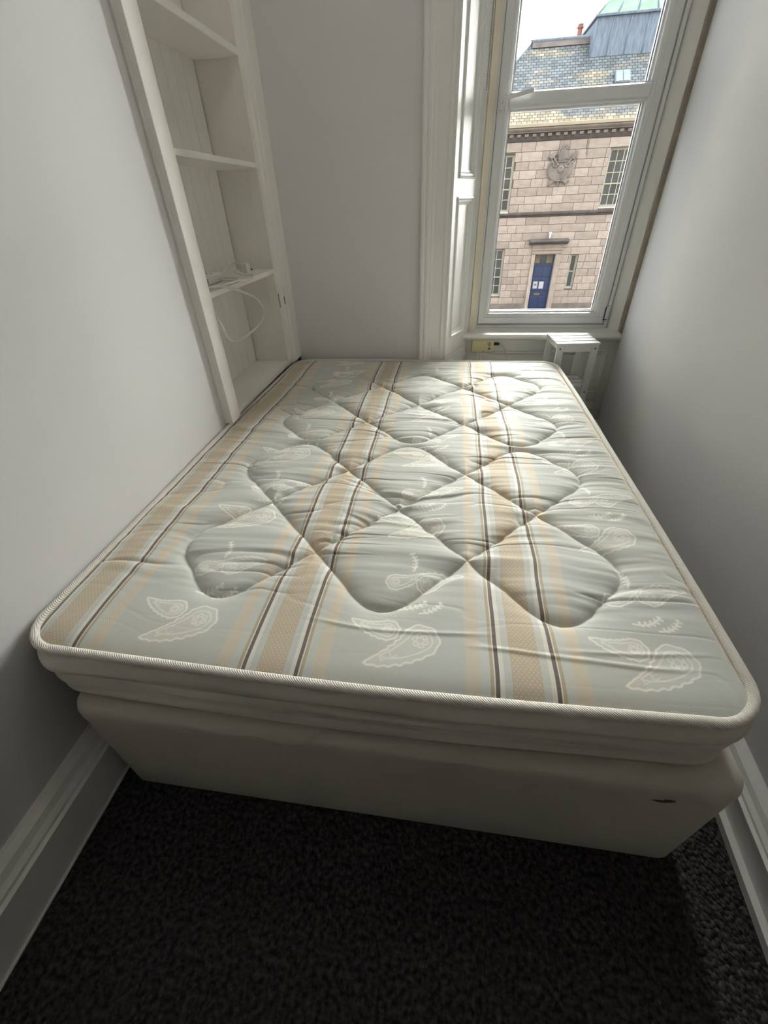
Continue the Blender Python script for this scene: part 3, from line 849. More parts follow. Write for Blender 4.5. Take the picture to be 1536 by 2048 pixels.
def ticking():
    m = bpy.data.materials.new('striped_paisley_ticking'); m.use_nodes = True
    nt = m.node_tree; N = nt.nodes; Lk = nt.links.new
    bs = N['Principled BSDF']
    at = N.new('ShaderNodeAttribute'); at.attribute_name = 'fabric'
    sp = N.new('ShaderNodeSeparateColor'); Lk(at.outputs['Color'], sp.inputs[0])
    def mth(op, a, c=None, d=None):
        n = N.new('ShaderNodeMath'); n.operation = op
        for i, v in enumerate((a, c, d)):
            if v is None: continue
            if isinstance(v, (int, float)): n.inputs[i].default_value = v
            else: Lk(v, n.inputs[i])
        return n.outputs[0]
    u = sp.outputs[1]; v = sp.outputs[2]; msk = sp.outputs[0]
    PER = 0.4685
    w = mth('WRAP', mth('SUBTRACT', u, 0.0560 - PER/2 - PER), PER, 0.0)
    t = mth('ABSOLUTE', mth('SUBTRACT', w, PER/2))
    cr = N.new('ShaderNodeValToRGB'); Lk(mth('DIVIDE', t, 0.125), cr.inputs[0])
    r = cr.color_ramp; r.interpolation = 'CONSTANT'
    base = (0.605, 0.615, 0.572); gold = (0.60, 0.515, 0.39); white = (0.80, 0.775, 0.70); dark = (0.20, 0.165, 0.15); olive = (0.52, 0.45, 0.32); lite = (0.64, 0.65, 0.605); pale = (0.69, 0.62, 0.51)
    st = [(0.0, gold), (0.026, lite), (0.0395, white), (0.0475, dark), (0.055, white), (0.0575, olive), (0.0635, lite), (0.081, pale), (0.107, base)]
    r.elements[0].position = 0; r.elements[0].color = (*st[0][1], 1)
    r.elements[1].position = st[1][0]/0.125; r.elements[1].color = (*st[1][1], 1)
    for p_, c_ in st[2:]:
        e = r.elements.new(p_/0.125); e.color = (*c_, 1)
    # woven dots in the gold band
    dots = mth('GREATER_THAN', mth('MULTIPLY', mth('SINE', mth('MULTIPLY', u, 2*math.pi/0.0085)), mth('SINE', mth('MULTIPLY', v, 2*math.pi/0.0105))), 0.62)
    ing = mth('LESS_THAN', t, 0.0255)
    df = mth('MULTIPLY', mth('MULTIPLY', dots, ing), 0.65)
    mx = N.new('ShaderNodeMix'); mx.data_type = 'RGBA'; Lk(df, mx.inputs[0]); Lk(cr.outputs[0], mx.inputs[6]); mx.inputs[7].default_value = (0.80, 0.73, 0.58, 1)
    # twill in the stripes
    tw = mth('MULTIPLY', mth('SINE', mth('MULTIPLY', mth('ADD', u, mth('MULTIPLY', v, 0.7)), 2*math.pi/0.0042)), 0.06)
    ino = mth('LESS_THAN', t, 0.107)
    sc = N.new('ShaderNodeVectorMath'); sc.operation = 'SCALE'; Lk(mx.outputs[2], sc.inputs[0]); Lk(mth('ADD', mth('MULTIPLY', tw, ino), 1.0), sc.inputs['Scale'])
    # paisley threads
    m2 = N.new('ShaderNodeMix'); m2.data_type = 'RGBA'
    outside = mth('GREATER_THAN', t, 0.107)
    Lk(mth('MULTIPLY', mth('MULTIPLY', msk, outside), 0.95), m2.inputs[0]); Lk(sc.outputs[0], m2.inputs[6]); m2.inputs[7].default_value = (0.93, 0.91, 0.83, 1)
    # age: faint yellowing patches and specks
    tc = N.new('ShaderNodeTexCoord')
    nz = N.new('ShaderNodeTexNoise'); nz.inputs['Scale'].default_value = 5.0; nz.inputs['Detail'].default_value = 5; Lk(tc.outputs['Object'], nz.inputs['Vector'])
    mr = N.new('ShaderNodeMapRange'); mr.inputs[1].default_value = 0.5; mr.inputs[2].default_value = 0.75; mr.inputs[3].default_value = 0; mr.inputs[4].default_value = 0.35; Lk(nz.outputs['Fac'], mr.inputs[0])
    m3 = N.new('ShaderNodeMix'); m3.data_type = 'RGBA'; m3.blend_type = 'MULTIPLY'; Lk(mr.outputs[0], m3.inputs[0]); Lk(m2.outputs[2], m3.inputs[6]); m3.inputs[7].default_value = (0.93, 0.86, 0.70, 1)
    Lk(m3.outputs[2], bs.inputs['Base Color'])
    rg = N.new('ShaderNodeMapRange'); Lk(ino, rg.inputs[0]); rg.inputs[3].default_value = 0.80; rg.inputs[4].default_value = 0.65
    Lk(rg.outputs[0], bs.inputs['Roughness']); bs.inputs['Specular IOR Level'].default_value = 0.12
    bs.inputs['Sheen Weight'].default_value = 0.08
    n2 = N.new('ShaderNodeTexNoise'); n2.inputs['Scale'].default_value = 700; n2.inputs['Detail'].default_value = 2; Lk(tc.outputs['Object'], n2.inputs['Vector'])
    hh = mth('ADD', mth('MULTIPLY', n2.outputs['Fac'], 0.35), mth('ADD', mth('MULTIPLY', msk, 0.5), mth('MULTIPLY', df, 0.5)))
    bp = N.new('ShaderNodeBump'); bp.inputs['Distance'].default_value = 0.0008; bp.inputs['Strength'].default_value = 0.8; Lk(hh, bp.inputs['Height']); Lk(bp.outputs[0], bs.inputs['Normal'])
    return m
np_mesh('quilted_top', V, F, ticking(), mt, True, COLR)

# border: soft sides with sagging horizontal creases
per = rr_perimeter(MX0, MX1, MY0, MY1, MR, 0.006, 20)
n = len(per)
arc = np.cumsum(np.hypot(*(np.roll(per[:, :2], -1, 0)-per[:, :2]).T))
prof = [(0.000, 0.000), (0.004, -0.006), (0.010, -0.016), (0.016, -0.028), (0.018, -0.040), (0.015, -0.052), (0.009, -0.060), (0.006, -0.066), (0.009, -0.072), (0.013, -0.082), (0.014, -0.094), (0.011, -0.104), (0.006, -0.110), (0.008, -0.116), (0.011, -0.126), (0.010, -0.138), (0.004, -0.147), (-0.006, -0.153), (-0.02, -0.156)]
S = np.repeat(np.arange(len(prof))[:, None], n, 1)
po = np.array([p[0] for p in prof])[:, None]; pz = np.array([p[1] for p in prof])[:, None]*0.972
k = np.arange(n)[None, :]
AR = arc[None, :]
wz = 0.010*vnoise(AR*1.6, AR*0+S*0.0, 61) + 0.005*vnoise(AR*4.0, AR*0+S*0.15, 62)
mid = np.sin(np.pi*np.clip(-pz/0.156, 0, 1))
no = 0.005*vnoise(AR*2.2, S*0.6, 63) + 0.003*vnoise(AR*6.0, S*0.7, 64)
offs = po + no*mid
zz = (MH-0.006) + pz + wz*mid
for cz_, sd_ in ((-0.068, 71), (-0.112, 72), (-0.045, 73), (-0.090, 74)):
    ctr = cz_ + 0.012*vnoise(AR*1.3, AR*0, sd_)
    dep = np.clip(vnoise(AR*1.8+3, AR*0, sd_+20)*1.4+0.25, 0, 1)
    offs = offs - 0.0055*dep*np.exp(-((pz-ctr)/0.006)**2)
# upsample the profile smoothly
def ups(A, f=4):
    n0 = A.shape[0]; t0 = np.linspace(0, n0-1, (n0-1)*f+1)
    out = np.empty((len(t0), A.shape[1]))
    for q in range(len(t0)):
        i = min(int(t0[q]), n0-2); t = t0[q]-i
        a = A[max(i-1, 0)]; b_ = A[i]; c = A[i+1]; d = A[min(i+2, n0-1)]
        out[q] = 0.5*((2*b_)+(c-a)*t+(2*a-5*b_+4*c-d)*t*t+(3*b_-a-3*c+d)*t**3)
    return out
offs, zz = ups(offs), ups(zz)
V, F = loft(per, offs.shape[0], offs, zz)
np_mesh('side_border', soften(V), F[:, ::-1], M['border'], mt)
b = BM(); prism(b, [(p[0]-p[2]*0.015, p[1]-p[3]*0.015) for p in per[::6]], 0.3755, 0.395); build('underside', b, M['border'], mt)

# taped edge, herringbone weave
def tape_mat():
    m = mat('edge_tape', (0.76, 0.735, 0.66), 0.7, spec=0.3)
    nt = m.node_tree; bs = nt.nodes['Principled BSDF']
    tc = nt.nodes.new('ShaderNodeTexCoord')
    w = nt.nodes.new('ShaderNodeTexWave'); w.inputs['Scale'].default_value = 130; w.bands_direction = 'DIAGONAL'; w.inputs['Distortion'].default_value = 0.6
    nt.links.new(tc.outputs['Object'], w.inputs['Vector'])
    bp = nt.nodes.new('ShaderNodeBump'); bp.inputs['Distance'].default_value = 0.0010; bp.inputs['Strength'].default_value = 0.9
    nt.links.new(w.outputs['Fac'], bp.inputs['Height']); nt.links.new(bp.outputs[0], bs.inputs['Normal'])
    return m
M['tape'] = tape_mat()
pz_ = [(p[0]+p[2]*0.002, p[1]+p[3]*0.002, MH-0.004+0.0025*math.sin(a*5.0)) for p, a in zip(per[::2], arc[::2])]
nseg = len(pz_)
sides = 12
V = np.zeros((nseg, sides, 3))
P2 = per[::2]
for kk in range(sides):
    a = 2*math.pi*kk/sides
    V[:, kk, 0] = [q[0] for q in pz_] + P2[:, 2]*math.cos(a)*0.0095
    V[:, kk, 1] = [q[1] for q in pz_] + P2[:, 3]*math.cos(a)*0.0095
    V[:, kk, 2] = [q[2] for q in pz_] + np.full(nseg, math.sin(a)*0.0080)
ii = np.arange(nseg*sides).reshape(nseg, sides)
F = np.stack([ii, np.roll(ii, -1, 0), np.roll(np.roll(ii, -1, 0), -1, 1), np.roll(ii, -1, 1)], -1).reshape(-1, 4)
np_mesh('edge_tape', soften(V.reshape(-1, 3)), F, M['tape'], mt)

# ------------------------------------------------------------------ the stone building across the street
FY = 30.0
ST_C = (0.265, 0.220, 0.190)
def stone_mat(name, c, rnd=0.16, var=0.16):
    m = mat(name, c, 0.9, var, 2.2, 0.006, 8.0, spec=0.15, rnd=rnd, coords='Object', detail=6)
    return m
def ashlar_far():
    """plain continuation of the coursed masonry where it lies far outside the picture"""
    m = mat('ashlar_far', ST_C, 0.9, spec=0.15)
    nt = m.node_tree; bs = nt.nodes['Principled BSDF']
    tc = nt.nodes.new('ShaderNodeTexCoord')
    sx = nt.nodes.new('ShaderNodeSeparateXYZ'); cx = nt.nodes.new('ShaderNodeCombineXYZ')
    nt.links.new(tc.outputs['Object'], sx.inputs[0]); nt.links.new(sx.outputs[0], cx.inputs[0]); nt.links.new(sx.outputs[2], cx.inputs[1])
    bk = nt.nodes.new('ShaderNodeTexBrick')
    bk.inputs['Scale'].default_value = 1.0; bk.inputs['Brick Width'].default_value = 0.85; bk.inputs['Row Height'].default_value = 0.372; bk.inputs['Mortar Size'].default_value = 0.008
    bk.inputs['Color1'].default_value = (*[c*1.1 for c in ST_C], 1); bk.inputs['Color2'].default_value = (*[c*0.88 for c in ST_C], 1); bk.inputs['Mortar'].default_value = (0.12, 0.095, 0.08, 1)
    nt.links.new(cx.outputs[0], bk.inputs['Vector']); nt.links.new(bk.outputs['Color'], bs.inputs['Base Color'])
    return m
M['stone'] = stone_mat('sandstone', ST_C)
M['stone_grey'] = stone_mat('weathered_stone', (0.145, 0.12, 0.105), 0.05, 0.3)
M['stone_dark'] = stone_mat('dark_stone', (0.080, 0.068, 0.064), 0.05, 0.35)  # darker tone for string course, cornice bed, dentil ground and hood
M['crest'] = stone_mat('carved_stone', (0.150, 0.130, 0.118), 0.0, 0.3)
M['mortar'] = mat('mortar', (0.085, 0.066, 0.056), 0.95)
M['far'] = ashlar_far()
M['sash_paint'] = mat('cream_sash_paint', (0.30, 0.285, 0.23), 0.6)
M['dark_glass'] = mat('dark_window_glass', (0.03, 0.036, 0.038), 0.12, 0.5, 1.5, spec=0.5)
M['blue_door'] = mat('blue_door_paint', (0.010, 0.026, 0.075), 0.4, 0.15, 4.0)
M['gold_reflection'] = mat('fanlight_reflection', (0.10, 0.085, 0.045), 0.2, 0.4, 5.0)  # gold reflections painted into the fanlight pane colour
M['paper'] = mat('paper', (0.36, 0.36, 0.38), 0.8)
M['brass'] = mat('tarnished_brass', (0.16, 0.09, 0.05), 0.5)
M['gutter'] = mat('cream_gutter', (0.25, 0.21, 0.15), 0.7, 0.1, 2.0)
M['lead'] = mat('lead_sheet', (0.105, 0.125, 0.155), 0.8, 0.3, 2.0, 0.004, 3.0, spec=0.1, stretch=(6, 6, 0.5))
M['copper'] = mat('copper_green', (0.105, 0.165, 0.120), 0.9, 0.3, 1.6, spec=0.03)
M['clay'] = mat('red_clay', (0.19, 0.075, 0.055), 0.8)
M['skylight'] = mat('skylight_glass', (0.05, 0.085, 0.09), 0.4)
def slate_mat():
    m = mat('slates', (0.15, 0.16, 0.17), 0.85, spec=0.1)
    nt = m.node_tree; bs = nt.nodes['Principled BSDF']; N = nt.nodes; Lk = nt.links.new
    tc = N.new('ShaderNodeTexCoord')
    bk = N.new('ShaderNodeTexBrick'); bk.offset = 0.5
    bk.inputs['Scale'].default_value = 1.0; bk.inputs['Brick Width'].default_value = 0.26; bk.inputs['Row Height'].default_value = 0.17; bk.inputs['Mortar Size'].default_value = 0.014; bk.inputs['Bias'].default_value = 0.0
    bk.inputs['Color1'].default_value = (1.35, 1.35, 1.35, 1); bk.inputs['Color2'].default_value = (0.75, 0.75, 0.75, 1); bk.inputs['Mortar'].default_value = (0.25, 0.25, 0.28, 1)
    Lk(tc.outputs['UV'], bk.inputs['Vector'])
    nz = N.new('ShaderNodeTexNoise'); nz.inputs['Scale'].default_value = 0.42; nz.inputs['Detail'].default_value = 6; nz.inputs['Roughness'].default_value = 0.62
    mp = N.new('ShaderNodeMapping'); mp.inputs['Scale'].default_value = (0.55, 1.5, 1); mp.inputs['Location'].default_value = (4.3, 1.2, 0)
    Lk(tc.outputs['UV'], mp.inputs[0]); Lk(mp.outputs[0], nz.inputs['Vector'])
    cr = N.new('ShaderNodeValToRGB')
    e = cr.color_ramp.elements
    e[0].position = 0.50; e[0].color = (0.075, 0.085, 0.092, 1)
    e[1].position = 0.60; e[1].color = (0.165, 0.142, 0.105, 1)
    sv = N.new('ShaderNodeSeparateXYZ'); Lk(tc.outputs['UV'], sv.inputs[0])
    lo_ = N.new('ShaderNodeMapRange'); lo_.inputs[1].default_value = 24.0; lo_.inputs[2].default_value = 25.6; lo_.inputs[3].default_value = 0.13; lo_.inputs[4].default_value = -0.02; Lk(sv.outputs[1], lo_.inputs[0])
    hx = N.new('ShaderNodeMapRange'); hx.inputs[1].default_value = 3.0; hx.inputs[2].default_value = 6.5; hx.inputs[3].default_value = 0.08; hx.inputs[4].default_value = -0.04; Lk(sv.outputs[0], hx.inputs[0])
    ad = N.new('ShaderNodeMath'); Lk(nz.outputs['Fac'], ad.inputs[0]); Lk(lo_.outputs[0], ad.inputs[1])
    ae = N.new('ShaderNodeMath'); Lk(ad.outputs[0], ae.inputs[0]); Lk(hx.outputs[0], ae.inputs[1])
    Lk(ae.outputs[0], cr.inputs[0])          # yellower towards the eaves and the left end
    mx = N.new('ShaderNodeMix'); mx.data_type = 'RGBA'; mx.blend_type = 'MULTIPLY'; mx.inputs[0].default_value = 1
    Lk(cr.outputs[0], mx.inputs[6]); Lk(bk.outputs['Color'], mx.inputs[7]); Lk(mx.outputs[2], bs.inputs['Base Color'])
    bp = N.new('ShaderNodeBump'); bp.inputs['Distance'].default_value = 0.03; Lk(bk.outputs['Fac'], bp.inputs['Height']); bp.invert = True
    Lk(bp.outputs[0], bs.inputs['Normal'])
    return m
M['slate'] = slate_mat()

bd = thing('stone_building', (6.2, 31.0, -4.6), 'pale sandstone building with slate roof across the street', 'building')
# openings: (x0, x1, z0, z1)
OPEN = [(2.28, 3.80, 0.53, 3.10), (8.60, 10.12, 0.60, 3.16), (2.30, 3.84, -3.76, -1.19), (7.66, 8.10, -3.36, -1.55), (5.42, 7.06, -4.6, -0.83)]
b = BM()
xs = sorted({-12, 24, *[o[0] for o in OPEN], *[o[1] for o in OPEN]}); zs = sorted({-4.6, 4.1, *[o[2] for o in OPEN], *[o[3] for o in OPEN]})
cell = {}
for i in range(len(xs)-1):
    run = None
    for j in range(len(zs)-1):
        mx_, mz_ = (xs[i]+xs[i+1])/2, (zs[j]+zs[j+1])/2
        if any(o[0] < mx_ < o[1] and o[2] < mz_ < o[3] for o in OPEN): continue
        cell[(i, j)] = 1
        box(b, xs[i], xs[i+1], FY+0.03, FY+0.45, zs[j], zs[j+1])
bmesh.ops.remove_doubles(b, verts=b.verts[:], dist=1e-5)
build('wall_core', b, M['mortar'], bd)
b = BM(); box(b, -12, 0.0, FY, FY+0.05, -4.6, 4.0); build('wall_wing', b, M['far'], bd)
b = BM(); box(b, 12.4, 24, FY, FY+0.05, -4.6, 4.0); build('wall_wing', b, M['far'], bd)

cube_me = None
def stone(x0, x1, z0, z1, y0, material, name='stone', par=None):
    global cube_me
    if cube_me is None:
        bb = BM(); box(bb, -0.5, 0.5, -0.5, 0.5, -0.5, 0.5)
        bmesh.ops.recalc_face_normals(bb, faces=bb.faces[:])
        cube_me = {}
        cube_me['bm'] = bpy.data.meshes.new('stone'); bb.to_mesh(cube_me['bm']); bb.free()
    if material.name not in cube_me:
        me = cube_me['bm'].copy(); me.materials.append(material); cube_me[material.name] = me
    o = bpy.data.objects.new(name, cube_me[material.name])
    link(o, par or bd)
    dep = 0.10
    o.location = ((x0+x1)/2, y0+dep/2, (z0+z1)/2)
    o.scale = (x1-x0, dep, z1-z0)
    return o
zc = [3.56, 3.16, 2.76, 2.392, 2.02, 1.645, 1.27, 0.905, 0.53]
zl = [0.31, -0.06, -0.44, -0.83, -1.19, -1.555, -1.95, -2.30, -2.68, -3.07, -3.43, -3.81, -4.20, -4.6]
J = [[4.09, 4.81, 6.0, 6.53, 7.36, 8.49], [4.14, 5.21, 5.58, 6.20, 6.86, 7.46, 8.40], [4.57, 5.38, 6.15, 7.0, 7.79], [4.13, 5.01, 5.8, 7.0, 7.7, 8.38], [4.8, 5.4, 6.3, 7.1, 7.96], [4.15, 5.19, 6.02, 6.7, 7.39, 8.37], [4.58, 5.73, 6.62, 7.75], [4.3, 5.18, 6.11, 7.26, 8.36],
     [4.8, 6.09, 7.56, 9.13], [3.86, 4.33, 5.75, 6.85, 8.13, 8.61], [4.73, 6.25, 7.64, 8.89], [4.03, 4.95, 7.94, 9.15], [4.57, 7.6, 8.65], [4.14, 4.94, 7.54, 8.5, 9.16], [4.6, 8.45, 9.2], [4.17, 4.92, 8.8, 9.19], [4.55, 5.0, 8.56, 9.3], [4.16, 4.84, 8.36, 9.1], [4.5, 5.31, 7.93, 8.9], [4.65, 7.6, 8.6], [4.2, 5.0, 8.1, 9.0]]
G = 0.010
rng = random.Random(5)
lev = [(zc[i+1], zc[i]) for i in range(8)] + [(zl[i+1], zl[i]) for i in range(13)]
for (z0, z1), js in zip(lev, J):
    x = js[0]; left = []
    while x > 0.9: x -= rng.uniform(0.6, 1.15); left.append(x)
    left[-1] = 0.0
    x = js[-1]; right = []
    while x < 11.6: x += rng.uniform(0.6, 1.15); right.append(x)
    right[-1] = 12.4
    cuts = left[::-1] + js + right
    for x0, x1 in zip(cuts[:-1], cuts[1:]):
        if x1-x0 < 0.06: continue
        pieces = [(x0, x1)]
        for o in OPEN:
            if z0 < o[3]-0.05 and z1 > o[2]+0.05:
                nxt = []
                for a, c in pieces:
                    if c <= o[0] or a >= o[1]: nxt.append((a, c)); continue
                    if a < o[0]: nxt.append((a, o[0]))
                    if c > o[1]: nxt.append((o[1], c))
                pieces = nxt
        for a, c in pieces:
            if c-a > 0.08:
                stone(a+G, c-G, z0+G, z1-G, FY+rng.uniform(-0.006, 0.006), M['stone'])
# string course, cornice, dentils, gutter
def course(name, prof, x0, x1, material):
    bb = BM(); sweep(bb, prof, (x0, FY, 0), (x1, FY, 0), (0, -1, 0), (0, 0, 1)); return build(name, bb, material, bd, auto=30)
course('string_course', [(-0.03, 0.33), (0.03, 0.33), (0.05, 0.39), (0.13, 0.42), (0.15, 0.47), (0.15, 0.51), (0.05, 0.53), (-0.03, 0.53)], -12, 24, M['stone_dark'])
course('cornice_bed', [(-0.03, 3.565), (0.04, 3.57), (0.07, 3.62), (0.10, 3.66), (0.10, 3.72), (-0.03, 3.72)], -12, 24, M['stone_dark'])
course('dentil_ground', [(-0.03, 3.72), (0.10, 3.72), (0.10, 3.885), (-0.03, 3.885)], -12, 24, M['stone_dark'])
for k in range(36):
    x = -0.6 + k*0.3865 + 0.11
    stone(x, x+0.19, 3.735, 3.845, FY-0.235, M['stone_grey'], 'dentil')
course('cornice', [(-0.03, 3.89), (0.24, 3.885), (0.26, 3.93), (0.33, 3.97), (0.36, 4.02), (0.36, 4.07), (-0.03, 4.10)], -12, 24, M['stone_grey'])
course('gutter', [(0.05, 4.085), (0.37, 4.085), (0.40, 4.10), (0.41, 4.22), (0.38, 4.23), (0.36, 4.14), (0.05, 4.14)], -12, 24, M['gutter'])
# short grey upright strip in the masonry right of the crest
b = BM(); box(b, 7.40, 7.46, FY-0.035, FY-0.0, 2.95, 3.60); build('grey_strip', b, M['stone_grey'], bd)

# windows of the far building
def far_window(x0, x1, z0, z1, cols, rows, sill=True, frame=0.09, bar=0.035):
    bb = BM(); box(bb, x0, x1, FY+0.20, FY+0.24, z0, z1)
    wo = build('window', bb, M['sash_paint'], bd)
    gx0, gx1, gz0, gz1 = x0+frame, x1-frame, z0+frame*1.3, z1-frame
    cw = (gx1-gx0)/cols; rh = (gz1-gz0)/rows
    for i in range(cols):
        for j in range(rows):
            bb = BM(); box(bb, gx0+i*cw+bar/2, gx0+(i+1)*cw-bar/2, FY+0.185, FY+0.199, gz0+j*rh+bar/2, gz0+(j+1)*rh-bar/2)
            build('pane', bb, M['dark_glass'], wo)
    for i in range(cols+1):
        x = gx0+i*cw
        bb = BM(); box(bb, x-bar/2, x+bar/2, FY+0.16, FY+0.199, gz0, gz1); build('glazing_bar', bb, M['sash_paint'], wo)
    for j in range(rows+1):
        z = gz0+j*rh; h2 = bar*(0.8 if j == rows//2 else 0.5)
        bb = BM(); box(bb, gx0, gx1, FY+0.155, FY+0.199, z-h2, z+h2); build('glazing_bar', bb, M['sash_paint'], wo)
    bb = BM(); box(bb, x0+0.01, x1-0.01, FY+0.10, FY+0.2, z0+0.0, z0+0.09); build('sill', bb, M['sash_paint'], wo)
    for xa, xb in ((x0, x0+frame*0.7), (x1-frame*0.7, x1)):
        bb = BM(); box(bb, xa, xb, FY+0.12, FY+0.2, z0, z1); build('jamb', bb, M['sash_paint'], wo)
far_window(2.28, 3.80, 0.55, 3.10, 4, 5)
far_window(8.60, 10.12, 0.62, 3.16, 4, 5)
far_window(2.30, 3.84, -3.74, -1.19, 4, 5)
far_window(7.66, 8.10, -3.36, -1.55, 1, 2, frame=0.085)

# doorway with moulded surround and hood
def part(name, material, *a, bev=0.0, par=None):
    bb = BM(); box(bb, *a, bev); return build(name, bb, material, par or bd)
for xa, xb, xc in ((5.42, 5.64, 1), (6.80, 7.06, -1)):
    bb = BM()
    w_ = xb-xa
    pr = [(0, 0), (0, 0.09), (0.05, 0.10), (0.09, 0.07), (w_-0.05, 0.07), (w_, 0.02), (w_, -0.3), (0, -0.3)]
    if xc > 0: sweep(bb, pr, (xa, FY, -4.6), (xa, FY, -1.53), (1, 0, 0), (0, -1, 0))
    else: sweep(bb, pr, (xb, FY, -4.6), (xb, FY, -1.53), (-1, 0, 0), (0, -1, 0))
    build('door_jamb', bb, M['stone'], bd)
def hood(name, prof, x0, x1, material):
    bb = BM(); sweep(bb, prof, (x0, FY, 0), (x1, FY, 0), (0, -1, 0), (0, 0, 1)); return build(name, bb, material, bd)
hood('door_lintel', [(-0.3, -1.53), (0.03, -1.53), (0.07, -1.48), (0.09, -1.37), (0.06, -1.33), (-0.3, -1.33)], 5.42, 7.06, M['stone'])
hood('door_frieze', [(-0.3, -1.33), (0.12, -1.32), (0.13, -1.22), (0.06, -1.18), (0.06, -1.03), (-0.3, -1.03)], 5.40, 7.08, M['stone'])
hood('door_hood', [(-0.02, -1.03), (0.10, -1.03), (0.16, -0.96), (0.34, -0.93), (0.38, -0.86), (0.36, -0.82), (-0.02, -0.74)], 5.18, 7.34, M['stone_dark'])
dr = part('door', M['blue_door'], 5.64, 6.80, FY+0.26, FY+0.30, -4.6, -2.10)
for x0, x1, z0, z1 in ((5.72, 6.18, -2.72, -2.20), (6.26, 6.72, -2.72, -2.20), (5.72, 6.18, -3.48, -2.82), (6.26, 6.72, -3.48, -2.82), (5.72, 6.18, -4.45, -3.82), (6.26, 6.72, -4.45, -3.82)):
    part('door_panel', M['blue_door'], x0, x1, FY+0.235, FY+0.262, z0, z1, bev=0.012, par=dr)
p_ = part('notice', M['paper'], 5.80, 6.06, FY+0.225, FY+0.234, -3.36, -2.97, par=dr)
part('notice_picture', M['ink'], 5.87, 6.00, FY+0.222, FY+0.226, -3.20, -3.10, par=dr)
part('notice', M['paper'], 6.15, 6.42, FY+0.225, FY+0.234, -3.37, -2.98, par=dr)
part('letter_box', M['brass'], 5.94, 6.28, FY+0.235, FY+0.262, -3.73, -3.62, par=dr)
fl = part('fanlight', M['blue_door'], 5.64, 6.80, FY+0.26, FY+0.30, -2.10, -1.53)
for x0, x1 in ((5.70, 5.98), (6.36, 6.72)):
    part('pane', M['gold_reflection'], x0, x1, FY+0.25, FY+0.262, -2.00, -1.58, par=fl)
part('pane', M['dark_glass'], 6.02, 6.32, FY+0.25, FY+0.262, -2.00, -1.58, par=fl)
part('transom', M['blue_door'], 5.64, 6.80, FY+0.20, FY+0.262, -2.14, -2.06, par=fl)
# door light bracket above the hood
lp = part('door_lamp', M['stone_grey'], 6.19, 6.33, FY-0.14, FY, -0.46, -0.40)
bb = BM(); prism(bb, [(6.17, -0.42), (6.35, -0.42), (6.29, -0.74), (6.23, -0.74)], FY-0.17, FY-0.03, 'xz', 0.01); build('lamp_glass', bb, M['paper'], lp)
# row of basement stones and a kerb at the foot
part('plinth', M['stone_grey'], -12, 5.42, FY-0.10, FY+0.02, -4.6, -4.15)
part('plinth', M['stone_grey'], 7.06, 24, FY-0.10, FY+0.02, -4.6, -4.15)

# carved crest: palette shaped shield with crossed tools and plumed helm
cr_ = bpy.data.objects.new('crest', None); cr_.location = (6.2, FY, 2.4); link(cr_, bd); cr_.matrix_parent_inverse = Matrix.Translation(-bd.location)
def cpart(name, bb, auto=35): return build2(name, bb, auto)
def build2(name, bb, auto):
    bmesh.ops.recalc_face_normals(bb, faces=bb.faces[:])
    bmesh.ops.translate(bb, vec=(-6.2, -FY, -2.4), verts=bb.verts[:])
    me = bpy.data.meshes.new(name); bb.to_mesh(me); bb.free(); me.materials.append(M['crest'])
    for p in me.polygons: p.use_smooth = True
    me.set_sharp_from_angle(angle=math.radians(auto))
    o = bpy.data.objects.new(name, me); COL.objects.link(o); o.parent = cr_
    return o
sh_pts = [(-0.12, 0.27), (-0.14, 0.14), (-0.22, 0.05), (-0.34, 0.03), (-0.42, 0.12), (-0.40, 0.20), (-0.50, 0.22), (-0.60, 0.13), (-0.63, -0.02), (-0.58, -0.24), (-0.44, -0.42), (-0.22, -0.53), (0.0, -0.56), (0.24, -0.50), (0.44, -0.36), (0.58, -0.14), (0.62, 0.06), (0.56, 0.20), (0.46, 0.16), (0.40, 0.04), (0.28, 0.02), (0.20, 0.10), (0.17, 0.27)]
oc = catmull([(x, z, 0) for x, z in sh_pts], 3, True)
bb = BM(); prism(bb, [(6.22+p.x, 2.44+p.y) for p in oc], FY-0.13, FY, 'xz', 0.0)
cpart('shield', bb)
bb = BM(); tube(bb, [(6.22+p.x, FY-0.125, 2.44+p.y) for p in oc], 0.045, 8, closed=True); cpart('shield_rim', bb)
bb = BM(); prism(bb, [(6.22+0.17*math.cos(a), 2.38+0.17*math.sin(a)) for a in [math.pi/4*k+0.2 for k in range(8)]], FY-0.19, FY-0.12, 'xz', 0.02); cpart('boss', bb)
bb = BM(); tube(bb, [(6.22+0.08*math.cos(a), FY-0.20, 2.38+0.08*math.sin(a)) for a in [math.pi/6*k for k in range(12)]], 0.022, 6, closed=True); cpart('boss_ring', bb)
def staff(p, q, r, name):
    bb = BM(); tube(bb, [p, q], r, 8); cpart(name, bb)
staff((5.72, FY-0.08, 2.96), (6.08, FY-0.15, 2.52), 0.055, 'tool_shaft')
staff((5.60, FY-0.08, 2.90), (5.96, FY-0.12, 2.50), 0.045, 'tool_shaft')
bb = BM(); prism(bb, [(5.50, 2.90), (5.62, 2.99), (5.90, 3.08), (5.94, 3.00), (5.78, 2.86), (5.70, 2.78)], FY-0.17, FY, 'xz', 0.03); cpart('tool_head', bb)
staff((6.46, FY-0.10, 2.50), (6.90, FY-0.10, 3.00), 0.050, 'brush_shaft')
staff((6.58, FY-0.08, 2.48), (6.96, FY-0.08, 2.82), 0.045, 'brush_shaft')
bb = BM(); prism(bb, [(6.66, 2.84), (6.74, 3.00), (6.98, 3.12), (6.92, 3.00), (7.00, 2.92), (6.88, 2.88), (6.90, 2.76), (6.78, 2.74)], FY-0.17, FY, 'xz', 0.03); cpart('brush_head', bb)
